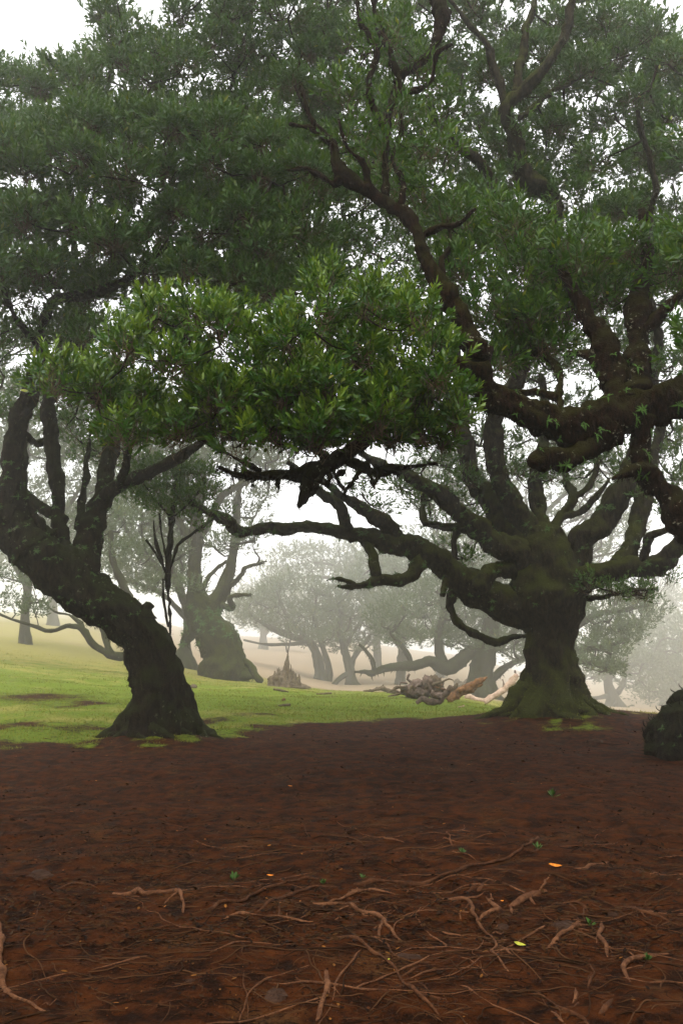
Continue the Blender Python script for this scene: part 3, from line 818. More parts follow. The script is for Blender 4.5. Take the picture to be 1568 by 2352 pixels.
tree("old_laurel_tree", "broad mossy laurel tree with many spreading limbs above a flared green trunk base", "old laurel trees in the fog",
  (1262, 1652, 17.8),
  (17.8, 17.8, [(1262, 1655, 88), (1262, 1620, 80), (1264, 1585, 70), (1264, 1540, 61), (1264, 1490, 58), (1266, 1450, 61), (1264, 1400, 78), (1258, 1350, 82), (1250, 1300, 72), (1244, 1255, 58), (1240, 1215, 42)]),
  [(17.6, 16.6, [(1225, 1410, 48), (1160, 1385, 38), (1110, 1362, 38), (1066, 1330, 37), (1026, 1299, 31), (985, 1275, 29), (940, 1254, 27), (888, 1244, 22), (836, 1233, 19), (784, 1219, 17), (731, 1214, 14), (697, 1210, 15), (662, 1216, 14), (620, 1212, 14), (575, 1219, 11), (540, 1219, 13), (520, 1200, 13), (485, 1182, 10), (440, 1158, 6), (400, 1120, 3)]),
   (17.0, 16.6, [(800, 1222, 15), (787, 1190, 13), (782, 1165, 13), (756, 1139, 13), (731, 1120, 11), (700, 1095, 9), (660, 1060, 6)]),
   (16.9, 16.0, [(905, 1232, 18), (880, 1200, 17), (850, 1177, 16), (815, 1157, 12), (790, 1140, 10), (740, 1100, 7)]),
   (16.9, 16.7, [(838, 1244, 12), (848, 1270, 11), (855, 1295, 11), (858, 1318, 11)]),
   (16.9, 16.2, [(975, 1268, 18), (962, 1295, 18), (948, 1322, 17), (905, 1337, 14), (865, 1328, 14), (838, 1340, 10), (811, 1345, 8), (790, 1343, 5), (775, 1339, 3)]),
   (16.4, 16.2, [(812, 1343, 6), (794, 1334, 5), (768, 1327, 4), (749, 1333, 2)]),
   (17.6, 16.2, [(1215, 1300, 40), (1193, 1270, 32), (1145, 1257, 28), (1106, 1219, 24), (1066, 1188, 22), (1034, 1156, 22), (999, 1128, 20), (963, 1105, 16), (925, 1085, 13), (860, 1060, 9), (800, 1020, 6)]),
   (17.7, 18.6, [(1215, 1270, 36), (1185, 1235, 29), (1153, 1196, 27), (1122, 1148, 25), (1086, 1109, 22), (1070, 1069, 21), (1066, 1018, 20), (1058, 978, 17), (1060, 900, 15), (1040, 800, 12), (1000, 700, 9)]),
   (17.8, 15.0, [(1225, 1240, 34), (1205, 1204, 27), (1181, 1156, 25), (1149, 1097, 23), (1137, 1037, 21), (1133, 990, 20), (1145, 940, 19), (1184, 873, 18), (1204, 811, 18), (1208, 757, 17), (1225, 650, 17), (1268, 530, 18), (1271, 460, 19), (1240, 425, 22), (1208, 406, 22), (1182, 317, 18), (1163, 253, 19), (1195, 209, 16), (1258, 152, 14), (1303, 51, 12), (1330, -60, 9)]),
   (17.9, 18.6, [(1240, 1250, 28), (1236, 1200, 20), (1232, 1150, 18), (1230, 1097, 16), (1243, 1040, 14), (1250, 960, 11), (1245, 860, 8)]),
   (18.0, 19.2, [(1265, 1240, 16), (1280, 1195, 13), (1300, 1170, 12), (1312, 1138, 12), (1303, 1100, 9), (1295, 1050, 7), (1310, 980, 5)]),
   (18.8, 19.4, [(1310, 1145, 9), (1343, 1122, 7), (1364, 1090, 6), (1370, 1050, 5), (1390, 1000, 4)]),
   (18.2, 17.6, [(1290, 1188, 10), (1327, 1180, 9), (1352, 1160, 8), (1372, 1138, 7), (1400, 1100, 4)]),
   (17.9, 17.3, [(1316, 1345, 28), (1328, 1290, 26), (1334, 1243, 28), (1367, 1208, 28), (1400, 1175, 29), (1424, 1136, 26), (1440, 1105, 22), (1455, 1050, 17), (1480, 960, 13), (1500, 850, 9)]),
   (17.6, 15.8, [(1275, 1352, 42), (1310, 1338, 36), (1345, 1326, 31), (1402, 1310, 26), (1462, 1299, 23), (1513, 1297, 23), (1545, 1265, 22), (1580, 1230, 20), (1640, 1160, 16), (1690, 1050, 12)]),
   (16.9, 17.6, [(1418, 1300, 20), (1440, 1268, 19), (1456, 1230, 19), (1466, 1190, 20), (1476, 1150, 20), (1484, 1110, 18), (1500, 1040, 14), (1530, 950, 10)]),
   (16.5, 16.0, [(1474, 1292, 12), (1486, 1260, 10), (1497, 1228, 9), (1525, 1218, 8), (1560, 1195, 6)]),
   (17.4, 16.6, [(1325, 1372, 8), (1355, 1374, 7), (1391, 1373, 6), (1422, 1362, 5), (1462, 1358, 4), (1510, 1354, 2)]),
   (17.0, 17.5, [(1045, 1350, 12), (1030, 1385, 10), (1036, 1410, 9), (1054, 1434, 9), (1086, 1455, 9), (1121, 1474, 9), (1143, 1476, 9), (1165, 1464, 8), (1190, 1460, 6), (1212, 1460, 6)]),
   (17.0, 16.9, [(1030, 1325, 9), (1020, 1350, 8), (1014, 1368, 6)]),
   (17.4, 17.0, [(1215, 1320, 22), (1170, 1310, 20), (1130, 1314, 18), (1108, 1335, 18), (1095, 1355, 18)]),
   (17.0, 17.6, [(1070, 1215, 10), (1040, 1214, 9), (1005, 1211, 9), (976, 1206, 9), (969, 1185, 8), (971, 1145, 7), (960, 1110, 4)]),
   (17.3, 17.5, [(1050, 1215, 8), (1043, 1245, 7), (1042, 1282, 7)]),
   (15.8, 14.6, [(1215, 640, 12), (1197, 510, 13), (1144, 444, 13), (1106, 380, 13), (1056, 336, 12), (1011, 285, 8), (980, 230, 5)]),
   (15.2, 15.0, [(1163, 255, 13), (1150, 190, 11), (1130, 130, 9), (1105, 88, 8), (1056, 38, 6), (1010, -30, 4)]),
   (15.1, 15.8, [(1185, 215, 12), (1195, 130, 10), (1215, 50, 9), (1235, -40, 7)]),
   (15.3, 16.5, [(1190, 270, 8), (1230, 240, 8), (1285, 200, 6), (1350, 170, 4)]),
   (16.5, 14.5, [(1500, 900, 12), (1510, 760, 11), (1480, 600, 10), (1500, 420, 8), (1460, 250, 6)])],
  [dict(poly=[(740, -60), (1380, -60), (1450, -20), (1440, 40), (1520, 110), (1640, 120), (1640, 620), (1330, 650), (1100, 560), (1000, 520), (930, 420), (760, 430), (720, 250)], D=(15.8, 19.6), n=190, cr=.46, sp=72, nl=12, ll=.134, sl=.35, holes=[(990, 75, 38), (1120, 215, 18), (1215, 470, 26), (1300, 540, 22)]),
   dict(poly=[(1150, 720), (1640, 640), (1640, 900), (1540, 870), (1330, 880), (1150, 860)], D=(16.5, 20), n=48, cr=.5, sp=38, nl=10, ll=.125),
   dict(poly=[(960, 980), (1120, 900), (1300, 900), (1500, 1000), (1640, 1000), (1640, 1180), (1520, 1190), (1400, 1080), (1280, 1120), (1200, 1090), (1000, 1160), (900, 1120)], D=(17.5, 21.0), n=58, cr=.46, sp=32, nl=10, ll=.125),
   dict(poly=[(930, 1130), (1080, 1120), (1120, 1200), (1100, 1300), (1010, 1260), (960, 1200)], D=(17.6, 19.6), n=12, cr=.36, sp=22, nl=9, ll=.11),
   dict(poly=[(1360, 1345), (1520, 1320), (1540, 1350), (1480, 1375), (1390, 1378)], D=(16.5, 18.5), n=9, cr=.28, sp=22, nl=9, ll=.10),
   dict(poly=[(850, 1090), (880, 1180), (830, 1140), (790, 1110)], D=(16.2, 17.4), n=5, cr=.3, sp=16, nl=9, ll=.1)],
  M['bark_right'], M['leaf_mid'], 23, ns=18, six=False, flare=dict(a=.40, h=.30, k=7, ph=.4, r=.85), singles=300,
  ferns=300, fern_size=.115, fern_on=lambda p: (p[:, 2] > 2.2) & (p[:, 2] < 5.6), moss=42000, moss_len=.04, wig=.08,
  roots=[(185, 1.3, .20), (206, 1.0, .13), (228, .8, .16), (252, .7, .11), (275, .8, .15), (300, .7, .12), (325, .9, .16), (350, 1.2, .19), (15, 1.0, .13), (60, 1.0, .2), (140, 1.0, .2)], branch_r=.035, foot_moss=16000)

tree("old_laurel_tree", "near laurel tree whose thick rusty mossed branch reaches in past the right edge", "old laurel trees in the fog",
  (1960, 1793, 10.0),
  (10.0, 9.6, [(1960, 1793, 150), (1955, 1650, 130), (1930, 1450, 120), (1880, 1250, 112), (1800, 1090, 104), (1740, 1000, 92), (1690, 960, 80)]),
  [(9.6, 8.8, [(1720, 985, 70), (1640, 940, 56), (1568, 920, 48), (1477, 938, 50), (1395, 962, 48), (1333, 985, 43), (1279, 968, 38), (1229, 950, 36), (1167, 923, 33), (1117, 890, 32), (1084, 857, 29), (1050, 838, 22), (1015, 840, 18), (960, 870, 16), (900, 940, 15), (840, 1010, 16), (780, 1060, 18), (731, 1084, 20), (662, 1086, 15), (592, 1083, 9), (540, 1078, 6), (505, 1065, 4)]),
   (9.3, 9.0, [(1390, 985, 42), (1345, 1030, 32), (1300, 1052, 26), (1262, 1060, 24), (1238, 1061, 21), (1226, 1064, 14)]),
   (8.9, 9.8, [(1100, 880, 28), (1096, 830, 28), (1078, 780, 26), (1055, 724, 26), (1026, 675, 22), (997, 637, 21), (972, 596, 18), (960, 545, 14), (942, 500, 16), (918, 480, 18), (846, 437, 20), (783, 393, 19), (758, 317, 12), (720, 272, 9), (694, 196, 5)]),
   (9.7, 9.9, [(762, 330, 8), (735, 303, 7), (700, 291, 5), (660, 285, 2)]),
   (9.6, 10.4, [(884, 450, 12), (880, 400, 9), (884, 340, 8), (891, 253, 9), (912, 190, 10), (895, 130, 10), (872, 80, 9), (858, -10, 7)]),
   (9.9, 10.4, [(905, 190, 7), (950, 150, 9), (1000, 90, 12), (1018, 38, 20), (985, -30, 14)]),
   (9.2, 9.8, [(1430, 930, 36), (1420, 890, 32), (1407, 853, 30), (1395, 803, 30), (1378, 757, 28), (1350, 725, 22), (1310, 660, 15), (1280, 600, 10)]),
   (9.3, 10.2, [(1460, 910, 32), (1458, 860, 29), (1461, 811, 28), (1457, 749, 30), (1461, 708, 26), (1469, 658, 20), (1480, 580, 15), (1470, 480, 10)]),
   (9.8, 9.4, [(1460, 770, 16), (1507, 738, 15), (1550, 690, 12), (1610, 640, 9)]),
   (9.3, 9.7, [(1395, 880, 16), (1382, 850, 14), (1362, 818, 13), (1333, 807, 10), (1302, 809, 6)]),
   (9.1, 10.4, [(1286, 955, 13), (1280, 905, 10), (1278, 870, 9), (1273, 842, 9), (1242, 811, 9), (1200, 805, 9), (1164, 794, 8)]),
   (9.3, 9.8, [(1280, 915, 9), (1240, 904, 9), (1205, 902, 8), (1160, 898, 7), (1120, 880, 4)]),
   (9.4, 9.2, [(1470, 960, 28), (1473, 1010, 25), (1474, 1050, 22), (1490, 1082, 22), (1518, 1108, 32), (1545, 1150, 35), (1562, 1190, 33), (1580, 1225, 26), (1600, 1260, 12)]),
   (9.2, 9.0, [(1500, 1085, 20), (1458, 1076, 17), (1425, 1084, 12), (1404, 1091, 6)]),
   (8.6, 8.5, [(724, 1082, 25), (712, 1110, 22), (702, 1136, 17), (695, 1156, 10), (693, 1168, 3)]),
   (8.6, 8.9, [(800, 1058, 13), (860, 1085, 9), (905, 1080, 7), (950, 1072, 5), (995, 1064, 3)]),
   (8.65, 8.74, [(764, 1078, 6.7), (771, 1095, 3.1), (780, 1114, 4.1), (787, 1134, 1.2)]),
   (8.65, 8.58, [(879, 1076, 4.4), (889, 1083, 4.9), (902, 1090, 4.5), (911, 1098, 1.2)]),
   (8.65, 8.76, [(544, 1066, 4.1), (539, 1083, 5.8), (532, 1102, 3.0), (527, 1121, 1.2)]),
   (8.65, 8.43, [(762, 1064, 4.3), (750, 1080, 6.4), (734, 1099, 5.6), (722, 1117, 1.2)]),
   (8.65, 8.42, [(644, 1083, 6.8), (645, 1096, 5.4), (646, 1112, 5.9), (647, 1128, 1.2)]),
   (8.65, 8.39, [(861, 1068, 3.7), (858, 1075, 4.1), (853, 1084, 4.6), (850, 1093, 1.2)]),
   (8.65, 8.79, [(541, 1076, 5.2), (537, 1086, 4.1), (532, 1096, 4.2), (528, 1107, 1.2)]),
   (8.65, 8.75, [(793, 1063, 6.5), (805, 1068, 3.1), (820, 1075, 5.3), (831, 1082, 1.2)]),
   (8.65, 8.41, [(671, 1074, 6.8), (660, 1080, 3.7), (644, 1087, 5.1), (632, 1094, 1.2)]),
   (8.65, 8.61, [(874, 1082, 6.2), (870, 1092, 3.4), (865, 1103, 5.1), (862, 1114, 1.2)]),
   (8.65, 8.35, [(827, 1080, 4.7), (815, 1097, 5.1), (801, 1117, 5.7), (789, 1136, 1.2)]),
   (8.65, 8.49, [(662, 1082, 4.1), (663, 1091, 3.3), (664, 1102, 3.0), (665, 1112, 1.2)]),
   (8.65, 8.89, [(788, 1083, 5.4), (779, 1089, 4.4), (769, 1096, 3.3), (761, 1103, 1.2)]),
   (8.65, 8.33, [(753, 1080, 6.7), (752, 1090, 3.1), (751, 1102, 4.2), (750, 1115, 1.2)]),
   (8.65, 8.68, [(841, 1064, 6.3), (847, 1081, 3.4), (854, 1101, 4.0), (860, 1120, 1.2)]),
   (8.65, 8.90, [(593, 1080, 6.5), (588, 1091, 6.4), (582, 1104, 4.1), (577, 1116, 1.2)]),
   (8.8, 8.6, [(870, 960, 9), (840, 880, 9), (800, 800, 8), (760, 740, 6), (740, 660, 4)]),
   (8.7, 8.4, [(760, 1065, 10), (650, 960, 9), (540, 880, 8), (450, 800, 6), (400, 740, 4)]),
   (10.0, 10.2, [(884, 300, 7), (860, 240, 8), (850, 180, 9), (862, 120, 8), (830, 60, 7), (818, 0, 5)]),
   (9.9, 9.6, [(900, 215, 7), (940, 215, 6), (985, 190, 6), (1000, 130, 5), (1035, 100, 4)]),
   (9.8, 9.7, [(783, 390, 10), (770, 430, 8), (735, 400, 7), (705, 385, 5), (660, 390, 3)]),
   (9.8, 9.6, [(846, 437, 9), (835, 380, 8), (800, 345, 6), (785, 280, 5)]),
   (9.7, 9.9, [(918, 480, 9), (930, 420, 7), (905, 360, 6), (925, 300, 5), (915, 250, 3)]),
   (9.6, 9.3, [(960, 550, 8), (1005, 520, 6), (1050, 515, 5), (1090, 480, 3)]),
   (9.5, 9.9, [(1026, 675, 9), (1010, 610, 7), (1040, 560, 5), (1035, 500, 3)]),
   (10.0, 7.0, [(1880, 1250, 90), (1900, 900, 70), (1800, 400, 60), (1750, -300, 50), (1600, -1200, 40)]),
   (8.0, 10.5, [(1750, -300, 42), (1350, -420, 36), (900, -480, 30), (400, -450, 22), (-100, -420, 14)]),
   (8.6, 8.3, [(600, 1080, 7), (480, 1010, 7), (380, 960, 6), (250, 920, 5), (130, 880, 3)])],
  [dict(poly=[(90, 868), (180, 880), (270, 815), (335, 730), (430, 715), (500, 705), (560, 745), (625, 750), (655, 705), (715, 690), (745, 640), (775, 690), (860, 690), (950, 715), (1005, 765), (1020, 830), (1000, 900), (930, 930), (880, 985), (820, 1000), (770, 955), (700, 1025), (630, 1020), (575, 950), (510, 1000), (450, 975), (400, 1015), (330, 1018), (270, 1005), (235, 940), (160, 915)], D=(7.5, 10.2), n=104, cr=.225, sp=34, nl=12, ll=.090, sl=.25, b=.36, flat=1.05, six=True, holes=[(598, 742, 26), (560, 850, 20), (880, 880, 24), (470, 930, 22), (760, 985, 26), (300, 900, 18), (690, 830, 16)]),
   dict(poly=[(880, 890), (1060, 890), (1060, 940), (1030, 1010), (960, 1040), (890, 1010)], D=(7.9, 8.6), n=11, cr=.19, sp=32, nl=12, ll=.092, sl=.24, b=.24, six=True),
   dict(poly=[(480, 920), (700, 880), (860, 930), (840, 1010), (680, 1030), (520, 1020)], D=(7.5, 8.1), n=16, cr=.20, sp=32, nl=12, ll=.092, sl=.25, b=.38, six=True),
   dict(poly=[(1000, 500), (1120, 470), (1250, 560), (1400, 580), (1640, 540), (1640, 660), (1500, 620), (1340, 720), (1160, 750), (1080, 690), (1010, 600)], D=(9.8, 12.4), n=44, cr=.42, sp=46, nl=12, ll=.112, sl=.29),
   dict(poly=[(1110, 760), (1180, 750), (1280, 770), (1260, 830), (1130, 850)], D=(10.0, 12.0), n=10, cr=.34, sp=34, nl=11, ll=.11),
   dict(poly=[(760, 190), (870, 60), (1000, 160), (1010, 330), (960, 470), (900, 420), (800, 330)], D=(9.8, 11.4), n=20, cr=.36, sp=26, nl=10, ll=.11),
   dict(poly=[(700, -700), (2100, -800), (2300, -100), (1640, -90), (1100, -110), (750, -90)], D=(6.5, 11.5), n=46, cr=.6, sp=44, nl=10, ll=.13, hi=True),  # unseen foliage above the frame, added to shade the earth below
   dict(poly=[(-500, -750), (720, -800), (720, -120), (300, -140), (-500, -140)], D=(7.5, 12.5), n=60, cr=.75, sp=36, nl=9, ll=.18, sl=.4, hi=True),  # unseen left part of the overhead foliage, added to shade the middle ground
   dict(box=(-5.5, 8.5, -7.0, 4.2, 6.0, 8.6), n=14, cr=.85, sp=30, nl=9, ll=.22, sl=.45, br=.03, hi=True),  # unseen foliage over the viewer, added to dim the near air and ground
   dict(poly=[(1640, 250), (2250, 200), (2350, 800), (1800, 900), (1640, 780)], D=(8.0, 12.0), n=40, cr=.6, sp=50, nl=11, ll=.12, hi=True)],
  M['bark_near'], M['leaf_near'], 37, ns=22, six=False, singles=300, flare=dict(r=.7),
  near_ferns=True, ferns=120, fern_size=.10, fern_on=lambda p: (p[:, 2] > 3.2) & (p[:, 2] < 5.2) & (p[:, 0] > 1.9), moss=60000, moss_len=.035, mossm=M['moss_rust'], branch_r=.016, step=.07, lump=.26, wig=.07,
  knobs=[(1100, 800, 22, 8.8)])

# ------------------------------------------------------------------ trees further back, fading into the fog
FAR = "trees fading into the fog"
tree("old_laurel_tree", "hollow arched laurel tree in the fog, its trunk leaning beside the spiky stump", "old laurel trees in the fog",
  (515, 1565, 27),
  (27, 27, [(518, 1568, 52), (514, 1535, 50), (512, 1503, 46), (492, 1460, 44), (470, 1425, 40), (455, 1392, 32), (447, 1350, 20), (447, 1300, 16), (451, 1241, 15), (452, 1180, 14), (460, 1110, 11), (470, 1030, 8)]),
  [(27, 27.5, [(478, 1410, 26), (497, 1380, 19), (512, 1355, 17), (524, 1321, 14), (534, 1280, 11), (540, 1233, 10), (546, 1150, 8), (560, 1080, 6)]),
   (26.8, 26, [(515, 1356, 8), (540, 1337, 6), (556, 1318, 6), (566, 1303, 5), (590, 1296, 3), (612, 1289, 2)]),
   (26.8, 26.2, [(492, 1388, 8), (515, 1390, 7), (533, 1398, 7), (528, 1376, 6), (542, 1367, 5), (576, 1366, 3)]),
   (27, 27.4, [(463, 1368, 7), (474, 1335, 5), (494, 1310, 5), (520, 1289, 4)]),
   (26.8, 26.6, [(555, 1520, 12), (572, 1525, 9), (584, 1548, 9), (600, 1566, 7)]),
   (27, 27.2, [(450, 1440, 18), (432, 1462, 12), (424, 1480, 9)]),
   (27, 26, [(455, 1240, 9), (480, 1200, 8), (510, 1140, 8), (560, 1110, 7), (612, 1085, 5)]),
   (27, 28, [(448, 1260, 9), (400, 1180, 9), (340, 1100, 8), (260, 1000, 6)]),
   (27, 26, [(450, 1200, 9), (430, 1120, 8), (380, 1060, 7), (300, 980, 5)])],
  [dict(poly=[(330, 1080), (480, 1060), (630, 1050), (610, 1190), (570, 1260), (480, 1290), (420, 1390), (350, 1370), (300, 1280), (310, 1180)], D=(26, 30), n=34, cr=.62, sp=34, nl=8, ll=.19, sl=.45),
   dict(poly=[(-40, 880), (650, 900), (640, 1060), (330, 1090), (140, 1050), (-40, 1060)], D=(25.5, 30), n=66, cr=.75, sp=40, nl=8, ll=.2, sl=.5)],
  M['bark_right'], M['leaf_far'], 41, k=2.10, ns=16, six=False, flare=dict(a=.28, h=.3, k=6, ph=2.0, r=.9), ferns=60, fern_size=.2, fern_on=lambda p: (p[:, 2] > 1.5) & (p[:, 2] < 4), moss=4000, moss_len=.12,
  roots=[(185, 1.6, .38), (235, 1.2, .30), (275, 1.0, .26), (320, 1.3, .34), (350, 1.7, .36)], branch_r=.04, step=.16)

tree("laurel_tree", "foggy laurel tree behind the leaning trunk, its low forked limb sweeping over the slope", FAR,
  (352, 1580, 24),
  (24, 24, [(352, 1580, 26), (350, 1545, 22), (340, 1520, 19), (318, 1505, 15), (285, 1506, 11)]),
  [(24, 24.4, [(290, 1507, 11), (262, 1507, 10), (240, 1497, 8), (218, 1483, 8), (202, 1462, 7), (189, 1446, 7), (170, 1438, 6), (153, 1438, 5), (130, 1447, 5), (105, 1448, 4), (70, 1435, 4), (40, 1426, 3), (0, 1412, 3)]),
   (24, 24.6, [(258, 1506, 9), (248, 1485, 8), (243, 1462, 7), (225, 1420, 6), (200, 1350, 5), (150, 1290, 4)]),
   (24.3, 24.8, [(190, 1448, 5), (186, 1432, 5), (160, 1412, 3), (125, 1405, 3), (100, 1380, 2)]),
   (24, 24, [(340, 1520, 15), (320, 1440, 13), (290, 1360, 10), (260, 1290, 8), (255, 1220, 6)])],
  [dict(poly=[(-40, 1320), (60, 1300), (90, 1360), (100, 1400), (40, 1420), (-40, 1400)], D=(24, 26), n=9, cr=.42, sp=22, nl=8, ll=.17, sl=.4),
   dict(poly=[(200, 1180), (290, 1170), (300, 1270), (260, 1330), (190, 1300)], D=(23.5, 26.5), n=10, cr=.42, sp=22, nl=8, ll=.17, sl=.4)],
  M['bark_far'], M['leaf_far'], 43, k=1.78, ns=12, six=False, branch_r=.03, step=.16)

tree("laurel_tree", "foggy laurel tree with swollen trunk foot seen through the hollow trunk's arch", FAR,
  (423, 1548, 31),
  (31, 31, [(424, 1550, 22), (423, 1530, 22), (422, 1505, 18), (426, 1478, 10), (432, 1440, 9), (425, 1390, 9), (405, 1330, 8), (380, 1270, 7)]),
  [(31, 32, [(410, 1345, 7), (350, 1290, 6), (300, 1230, 5), (270, 1170, 4)]),
   (31, 31, [(428, 1420, 7), (380, 1370, 5), (330, 1345, 4), (270, 1330, 3)]),
   (31, 33, [(380, 1270, 6), (360, 1200, 5), (340, 1140, 4)])],
  [dict(poly=[(230, 1120), (380, 1130), (440, 1220), (430, 1330), (340, 1360), (250, 1320), (210, 1220)], D=(30, 34), n=34, cr=.7, sp=30, nl=8, ll=.22, sl=.5)],
  M['bark_far'], M['leaf_far'], 47, k=2.28, ns=12, six=False, branch_r=.035, step=.2)

tree("laurel_sapling", "slender twiggy sapling rising behind the knob of the leaning trunk", None,
  (394, 1675, 16.2),
  (16.2, 16.1, [(396, 1672, 5), (394, 1560, 5), (392, 1480, 4.5), (391, 1418, 4.5), (387, 1362, 4), (385, 1321, 4.5), (390, 1261, 5.5), (393, 1221, 7), (395, 1180, 6), (402, 1140, 4), (405, 1090, 2)]),
  [(16.1, 15.9, [(385, 1322, 3), (375, 1301, 3), (364, 1261, 3.5), (356, 1225, 2.5), (353, 1196, 1.5)]),
   (16.1, 16.3, [(386, 1315, 3), (397, 1290, 3), (407, 1253, 3.5), (435, 1231, 4.5), (471, 1205, 3), (503, 1178, 2)]),
   (16.1, 16, [(378, 1310, 2), (352, 1262, 3), (335, 1240, 1.5)]),
   (16.1, 16.1, [(392, 1340, 1.5), (383, 1290, 1.5), (372, 1230, 1.8), (366, 1180, 1)]),
   (16.1, 16.4, [(395, 1190, 3), (440, 1150, 2.5), (470, 1110, 1.5)]),
   (16.1, 15.8, [(395, 1190, 3), (360, 1150, 2.5), (330, 1110, 1.5)]),
   (16.2, 16.2, [(386, 1440, 1.5), (378, 1390, 1.5), (374, 1330, 1)])],
  [dict(poly=[(310, 1090), (380, 1060), (470, 1075), (490, 1130), (440, 1160), (420, 1185), (360, 1170), (300, 1150)], D=(15.6, 16.8), n=30, cr=.25, sp=22, nl=10, ll=.09, sl=.22, tr=.0025),
   dict(poly=[(440, 1190), (520, 1160), (530, 1190), (460, 1215)], D=(15.9, 16.5), n=4, cr=.16, sp=12, nl=9, ll=.08, sl=.2, tr=.0025)],
  M['bark_left'], M['leaf_mid'], 53, ns=8, branch_r=.008, lump=.3, wig=.02, moss=1500, moss_len=.04, flare=dict(a=.3, h=.1))

tree("laurel_tree", "foggy laurel tree with twin curved trunks right of the spiky stump", FAR,
  (740, 1570, 34),
  (34, 34, [(737, 1572, 16), (735, 1545, 12), (730, 1518, 11), (722, 1490, 9), (705, 1470, 8), (670, 1462, 7), (644, 1452, 7), (617, 1440, 5)]),
  [(34, 34.2, [(752, 1572, 11), (756, 1550, 9), (754, 1528, 8), (745, 1500, 7), (735, 1470, 6), (720, 1410, 5)]),
   (34, 34.5, [(716, 1482, 6), (690, 1450, 5), (650, 1400, 4), (640, 1370, 3)]),
   (34, 33.6, [(705, 1475, 5), (660, 1480, 4), (610, 1480, 3), (560, 1470, 2)]),
   (34, 34, [(650, 1455, 5), (600, 1430, 4), (565, 1400, 3)])],
  [dict(poly=[(545, 1400), (600, 1350), (690, 1335), (760, 1360), (790, 1430), (760, 1480), (690, 1470), (640, 1440), (560, 1440)], D=(32.5, 36), n=38, cr=.6, sp=28, nl=8, ll=.2, sl=.45)],
  M['bark_far'], M['leaf_far'], 59, k=3.82, ns=12, six=False, branch_r=.03, step=.2, flare=dict(a=.35, h=.3))

tree("laurel_tree", "foggy laurel tree propped on a slanting second leg in the middle distance", FAR,
  (811, 1582, 33),
  (33, 33.2, [(812, 1585, 14), (806, 1560, 11), (801, 1532, 10), (794, 1505, 9), (788, 1480, 8), (780, 1440, 6), (790, 1400, 5)]),
  [(32.8, 32.6, [(806, 1545, 7), (788, 1553, 6), (776, 1562, 6), (764, 1576, 7)]),
   (33, 33.2, [(804, 1540, 6), (812, 1512, 6), (826, 1492, 5), (850, 1460, 4)]),
   (33, 34, [(790, 1490, 5), (820, 1440, 4), (850, 1400, 3)])],
  [dict(poly=[(720, 1400), (800, 1350), (880, 1380), (890, 1450), (850, 1495), (770, 1490)], D=(32, 36), n=26, cr=.6, sp=28, nl=8, ll=.2, sl=.45)],
  M['bark_far'], M['leaf_far'], 61, k=3.82, ns=12, six=False, branch_r=.03, step=.2, flare=dict(a=.4, h=.3))

tree("laurel_tree", "foggy laurel tree with one thin straight trunk behind the long horizontal limb", FAR,
  (919, 1584, 33.5),
  (33.5, 33.5, [(919, 1586, 12), (920, 1555, 10), (922, 1520, 10), (923, 1485, 9), (915, 1450, 8), (905, 1400, 6), (910, 1340, 4)]),
  [(33.5, 34, [(922, 1490, 6), (880, 1440, 5), (850, 1400, 3)]), (33.5, 33, [(915, 1450, 6), (950, 1410, 5), (980, 1360, 3)])],
  [dict(poly=[(800, 1345), (880, 1285), (980, 1300), (1000, 1400), (940, 1470), (860, 1470)], D=(32, 37), n=32, cr=.7, sp=28, nl=8, ll=.22, sl=.5)],
  M['bark_far'], M['leaf_far'], 67, k=3.90, ns=12, six=False, branch_r=.03, step=.2, flare=dict(a=.3, h=.3))

tree("laurel_tree", "foggy laurel tree with a long low horizontal limb above the dead logs", FAR,
  (1106, 1592, 27.5),
  (27.5, 28, [(1106, 1594, 32), (1105, 1565, 27), (1107, 1530, 26), (1114, 1492, 25), (1125, 1450, 21), (1130, 1390, 16), (1140, 1310, 12), (1150, 1220, 9)]),
  [(27.4, 26.2, [(1100, 1490, 16), (1072, 1503, 15), (1048, 1524, 16), (1026, 1536, 16), (1006, 1528, 14), (985, 1518, 12), (957, 1527, 12), (930, 1530, 11), (905, 1531, 9), (878, 1537, 8), (853, 1546, 7), (835, 1543, 5), (814, 1543, 3)]),
   (27, 27.4, [(1020, 1530, 13), (1010, 1505, 11), (1006, 1475, 10), (1008, 1445, 9), (1020, 1400, 7), (1010, 1350, 5)]),
   (26.6, 26.6, [(859, 1540, 6), (854, 1515, 5), (842, 1497, 4), (825, 1480, 3)]),
   (26.8, 27, [(944, 1530, 6), (938, 1507, 6), (920, 1480, 5), (895, 1455, 3)]),
   (27.5, 27.5, [(1124, 1565, 10), (1142, 1549, 9), (1160, 1533, 8), (1200, 1512, 6), (1240, 1495, 4)]),
   (27.5, 28, [(1118, 1500, 12), (1150, 1480, 9), (1190, 1440, 7)]),
   (28, 30, [(1140, 1320, 9), (1200, 1230, 7), (1300, 1130, 5)]), (28, 29, [(1145, 1270, 8), (1080, 1180, 6), (1020, 1120, 4)])],
  [dict(poly=[(870, 1420), (1000, 1330), (1130, 1320), (1230, 1360), (1230, 1520), (1150, 1510), (1060, 1480), (990, 1490), (900, 1475)], D=(26.5, 31), n=52, cr=.65, sp=32, nl=8, ll=.19, sl=.45),
   dict(poly=[(950, 1080), (1150, 1020), (1450, 1060), (1440, 1250), (1330, 1330), (1120, 1340), (960, 1280)], D=(27.5, 33), n=70, cr=.7, sp=28, nl=8, ll=.2, sl=.5)],
  M['bark_far'], M['leaf_far'], 71, k=3.06, ns=14, six=False, branch_r=.035, step=.18, flare=dict(a=.4, h=.4), moss=1500, moss_len=.1)

